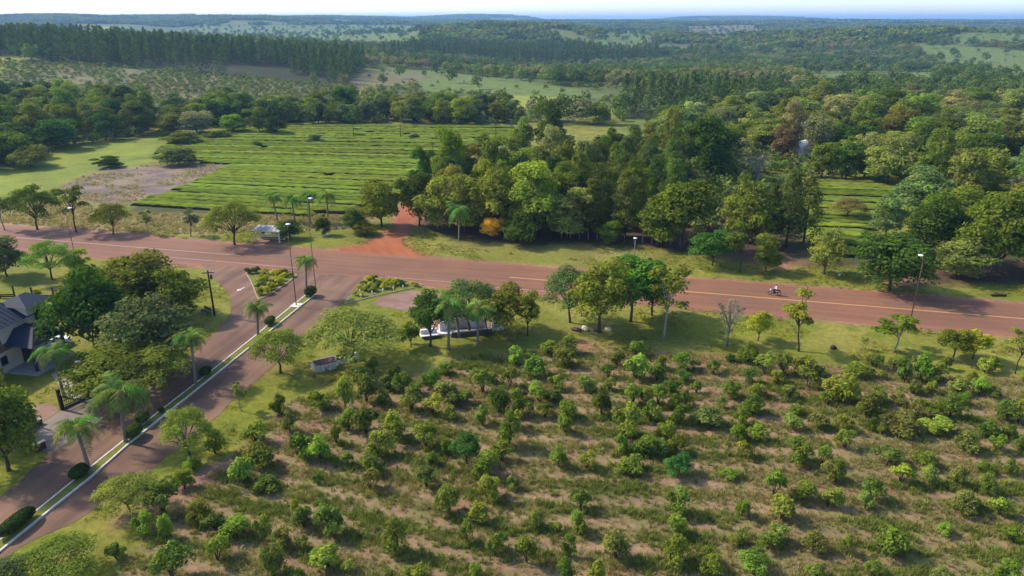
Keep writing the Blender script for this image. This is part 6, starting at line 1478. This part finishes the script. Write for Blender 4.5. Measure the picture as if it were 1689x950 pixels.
# grass
def tuft(seed, n, h, spread, w):
    r = np.random.default_rng(seed); a = r.uniform(0, 6.28, n); b = r.uniform(0, spread, n); P_ = []; F_ = []; T_ = []
    for i in range(n):
        base = np.array([b[i] * math.cos(a[i]), b[i] * math.sin(a[i]), -.02]); hh = h * (.55 + .6 * r.random()); lean = r.normal(size=2) * hh * .45
        d = np.array([-math.sin(a[i]), math.cos(a[i]), 0]) * w
        tip = base + np.array([lean[0], lean[1], hh]); m = base + np.array([lean[0] * .35, lean[1] * .35, hh * .6])
        k = len(P_); P_ += [base - d, base + d, m + d * .8, m - d * .8, m - d * .8, m + d * .8, tip + d * .15, tip - d * .15]; F_ += [(k, k + 1, k + 2, k + 3), (k + 4, k + 5, k + 6, k + 7)]; T_ += [r.random()] * 8
    return np.array(P_), np.array(F_), np.array(T_)
GM = {k: mat_leaf('grass_' + k, c, trans=.28, var=.3, hue=.02) for k, c in dict(straw=(0.240, 0.195, 0.098), green=(0.125, 0.148, 0.032), olive=(0.175, 0.165, 0.054), lawn=(0.150, 0.150, 0.026)).items()}
gobjs = []
for i, (mk, n_, h_, s_, w_) in enumerate((('straw', 16, .42, .34, .028), ('green', 16, .38, .34, .03), ('olive', 18, .46, .38, .028), ('straw', 14, .30, .40, .03), ('lawn', 12, .12, .35, .035), ('green', 20, .62, .4, .035), ('lawn', 12, .16, .4, .03))):
    v_, f_, t_ = tuft(900 + i, n_, h_, s_, w_); gobjs.append(proto('grass_tuft.%03d' % i, v_, f_, GM[mk], t_))
colG = proto_collection('grass_kinds', gobjs)
def in_uniform(poly, n, seed):
    r = np.random.default_rng(seed); q = np.array(poly); lo, hi = q.min(0), q.max(0); P_ = r.uniform(lo, hi, (n, 2)); return P_[inside(poly, P_[:, 0], P_[:, 1])]
Pg = np.column_stack([rg_.uniform(-60, 90, 168000), rg_.uniform(38, 96, 168000)])
Pg = Pg[inside(ORCH, Pg[:, 0], Pg[:, 1]) & (np.abs(Pg[:, 0]) < 1.0 * Pg[:, 1] + 18)]
ph = 0.5 + 0.5 * np.sin(2 * np.pi * row_phase(Pg[:, 0], Pg[:, 1]) + (fbm(Pg[:, 0], Pg[:, 1], 9, 1) - .5) * 1.6 + (fbm(Pg[:, 0], Pg[:, 1], 45, 9) - .5) * 2.4)
dens = np.clip(.92 - ph * .85 + (fbm(Pg[:, 0], Pg[:, 1], 4, 71) - .5) * 1.0, .14, 1)
Pg = Pg[rg_.random(len(Pg)) < dens]
gk = fbm(Pg[:, 0], Pg[:, 1], 6, 73) + rg_.normal(size=len(Pg)) * .12
gpick = np.select([gk < .38, gk < .50, gk < .56, gk < .66], [0, 2, 3, 1], 5)
gn_scatter('grass', np.column_stack([Pg, np.zeros(len(Pg))]), rg_.uniform(0, 6.28, len(Pg)), rg_.uniform(.38, .95, len(Pg)), gpick, colG, 'rough straw and green grass between the orchard rows', 'grass')
Pl = np.column_stack([rg_.uniform(-75, 110, 90000), rg_.uniform(50, 150, 90000)])
rol = road_off(Pl[:, 0], Pl[:, 1])
bad = any_in([POLY[k] for k in ('lane_left', 'lane_right', 'orchard', 'apron', 'drive', 'path', 'track', 'layby', 'median', 'island', 'bed', 'wood')], Pl) | (np.abs(rol) < 7.0)
Pl = Pl[~bad & (fbm(Pl[:, 0], Pl[:, 1], 7, 81) > .56)]
gn_scatter('lawn_grass', np.column_stack([Pl, np.zeros(len(Pl))]), rg_.uniform(0, 6.28, len(Pl)), rg_.uniform(.6, 1.3, len(Pl)), rg_.choice([4, 4, 6, 1], len(Pl), p=[.4, .3, .25, .05]), colG, 'mown lawn grass along the roads', 'grass')
Ps = in_uniform(POLY['straw'], 8000, 5)
Ps = Ps[road_off(Ps[:, 0], Ps[:, 1]) > 8]
Pc = in_uniform(POLY['cleared'], 1500, 6); Ps = np.concatenate([Ps, Pc[fbm(Pc[:, 0], Pc[:, 1], 8, 35) > .5]])
gn_scatter('dry_grass', np.column_stack([Ps, np.zeros(len(Ps))]), rg_.uniform(0, 6.28, len(Ps)), rg_.uniform(.8, 1.5, len(Ps)), rg_.choice([0, 3, 2, 1], len(Ps), p=[.5, .25, .15, .1]), colG, 'tall dry straw grass below the tea field', 'grass')

# ------------------------------------------------------------------ haze
hz = MB(); hz.box((0, 6850, 35), (26400, 15900, 110))
hzm = bpy.data.materials.new('haze_air'); n, l = nodes_of(hzm); n.clear()
ho = n.new('ShaderNodeOutputMaterial'); pv = n.new('ShaderNodeVolumePrincipled')
pv.inputs['Color'].default_value = (0.31, 0.56, 0.92, 1); pv.inputs['Density'].default_value = HAZE
pv.inputs['Anisotropy'].default_value = 0.2
l.new(pv.outputs[0], ho.inputs['Volume'])
haze = hz.obj('haze', hzm); tag(haze, 'pale blue air haze over the whole country', 'haze', kind='stuff')
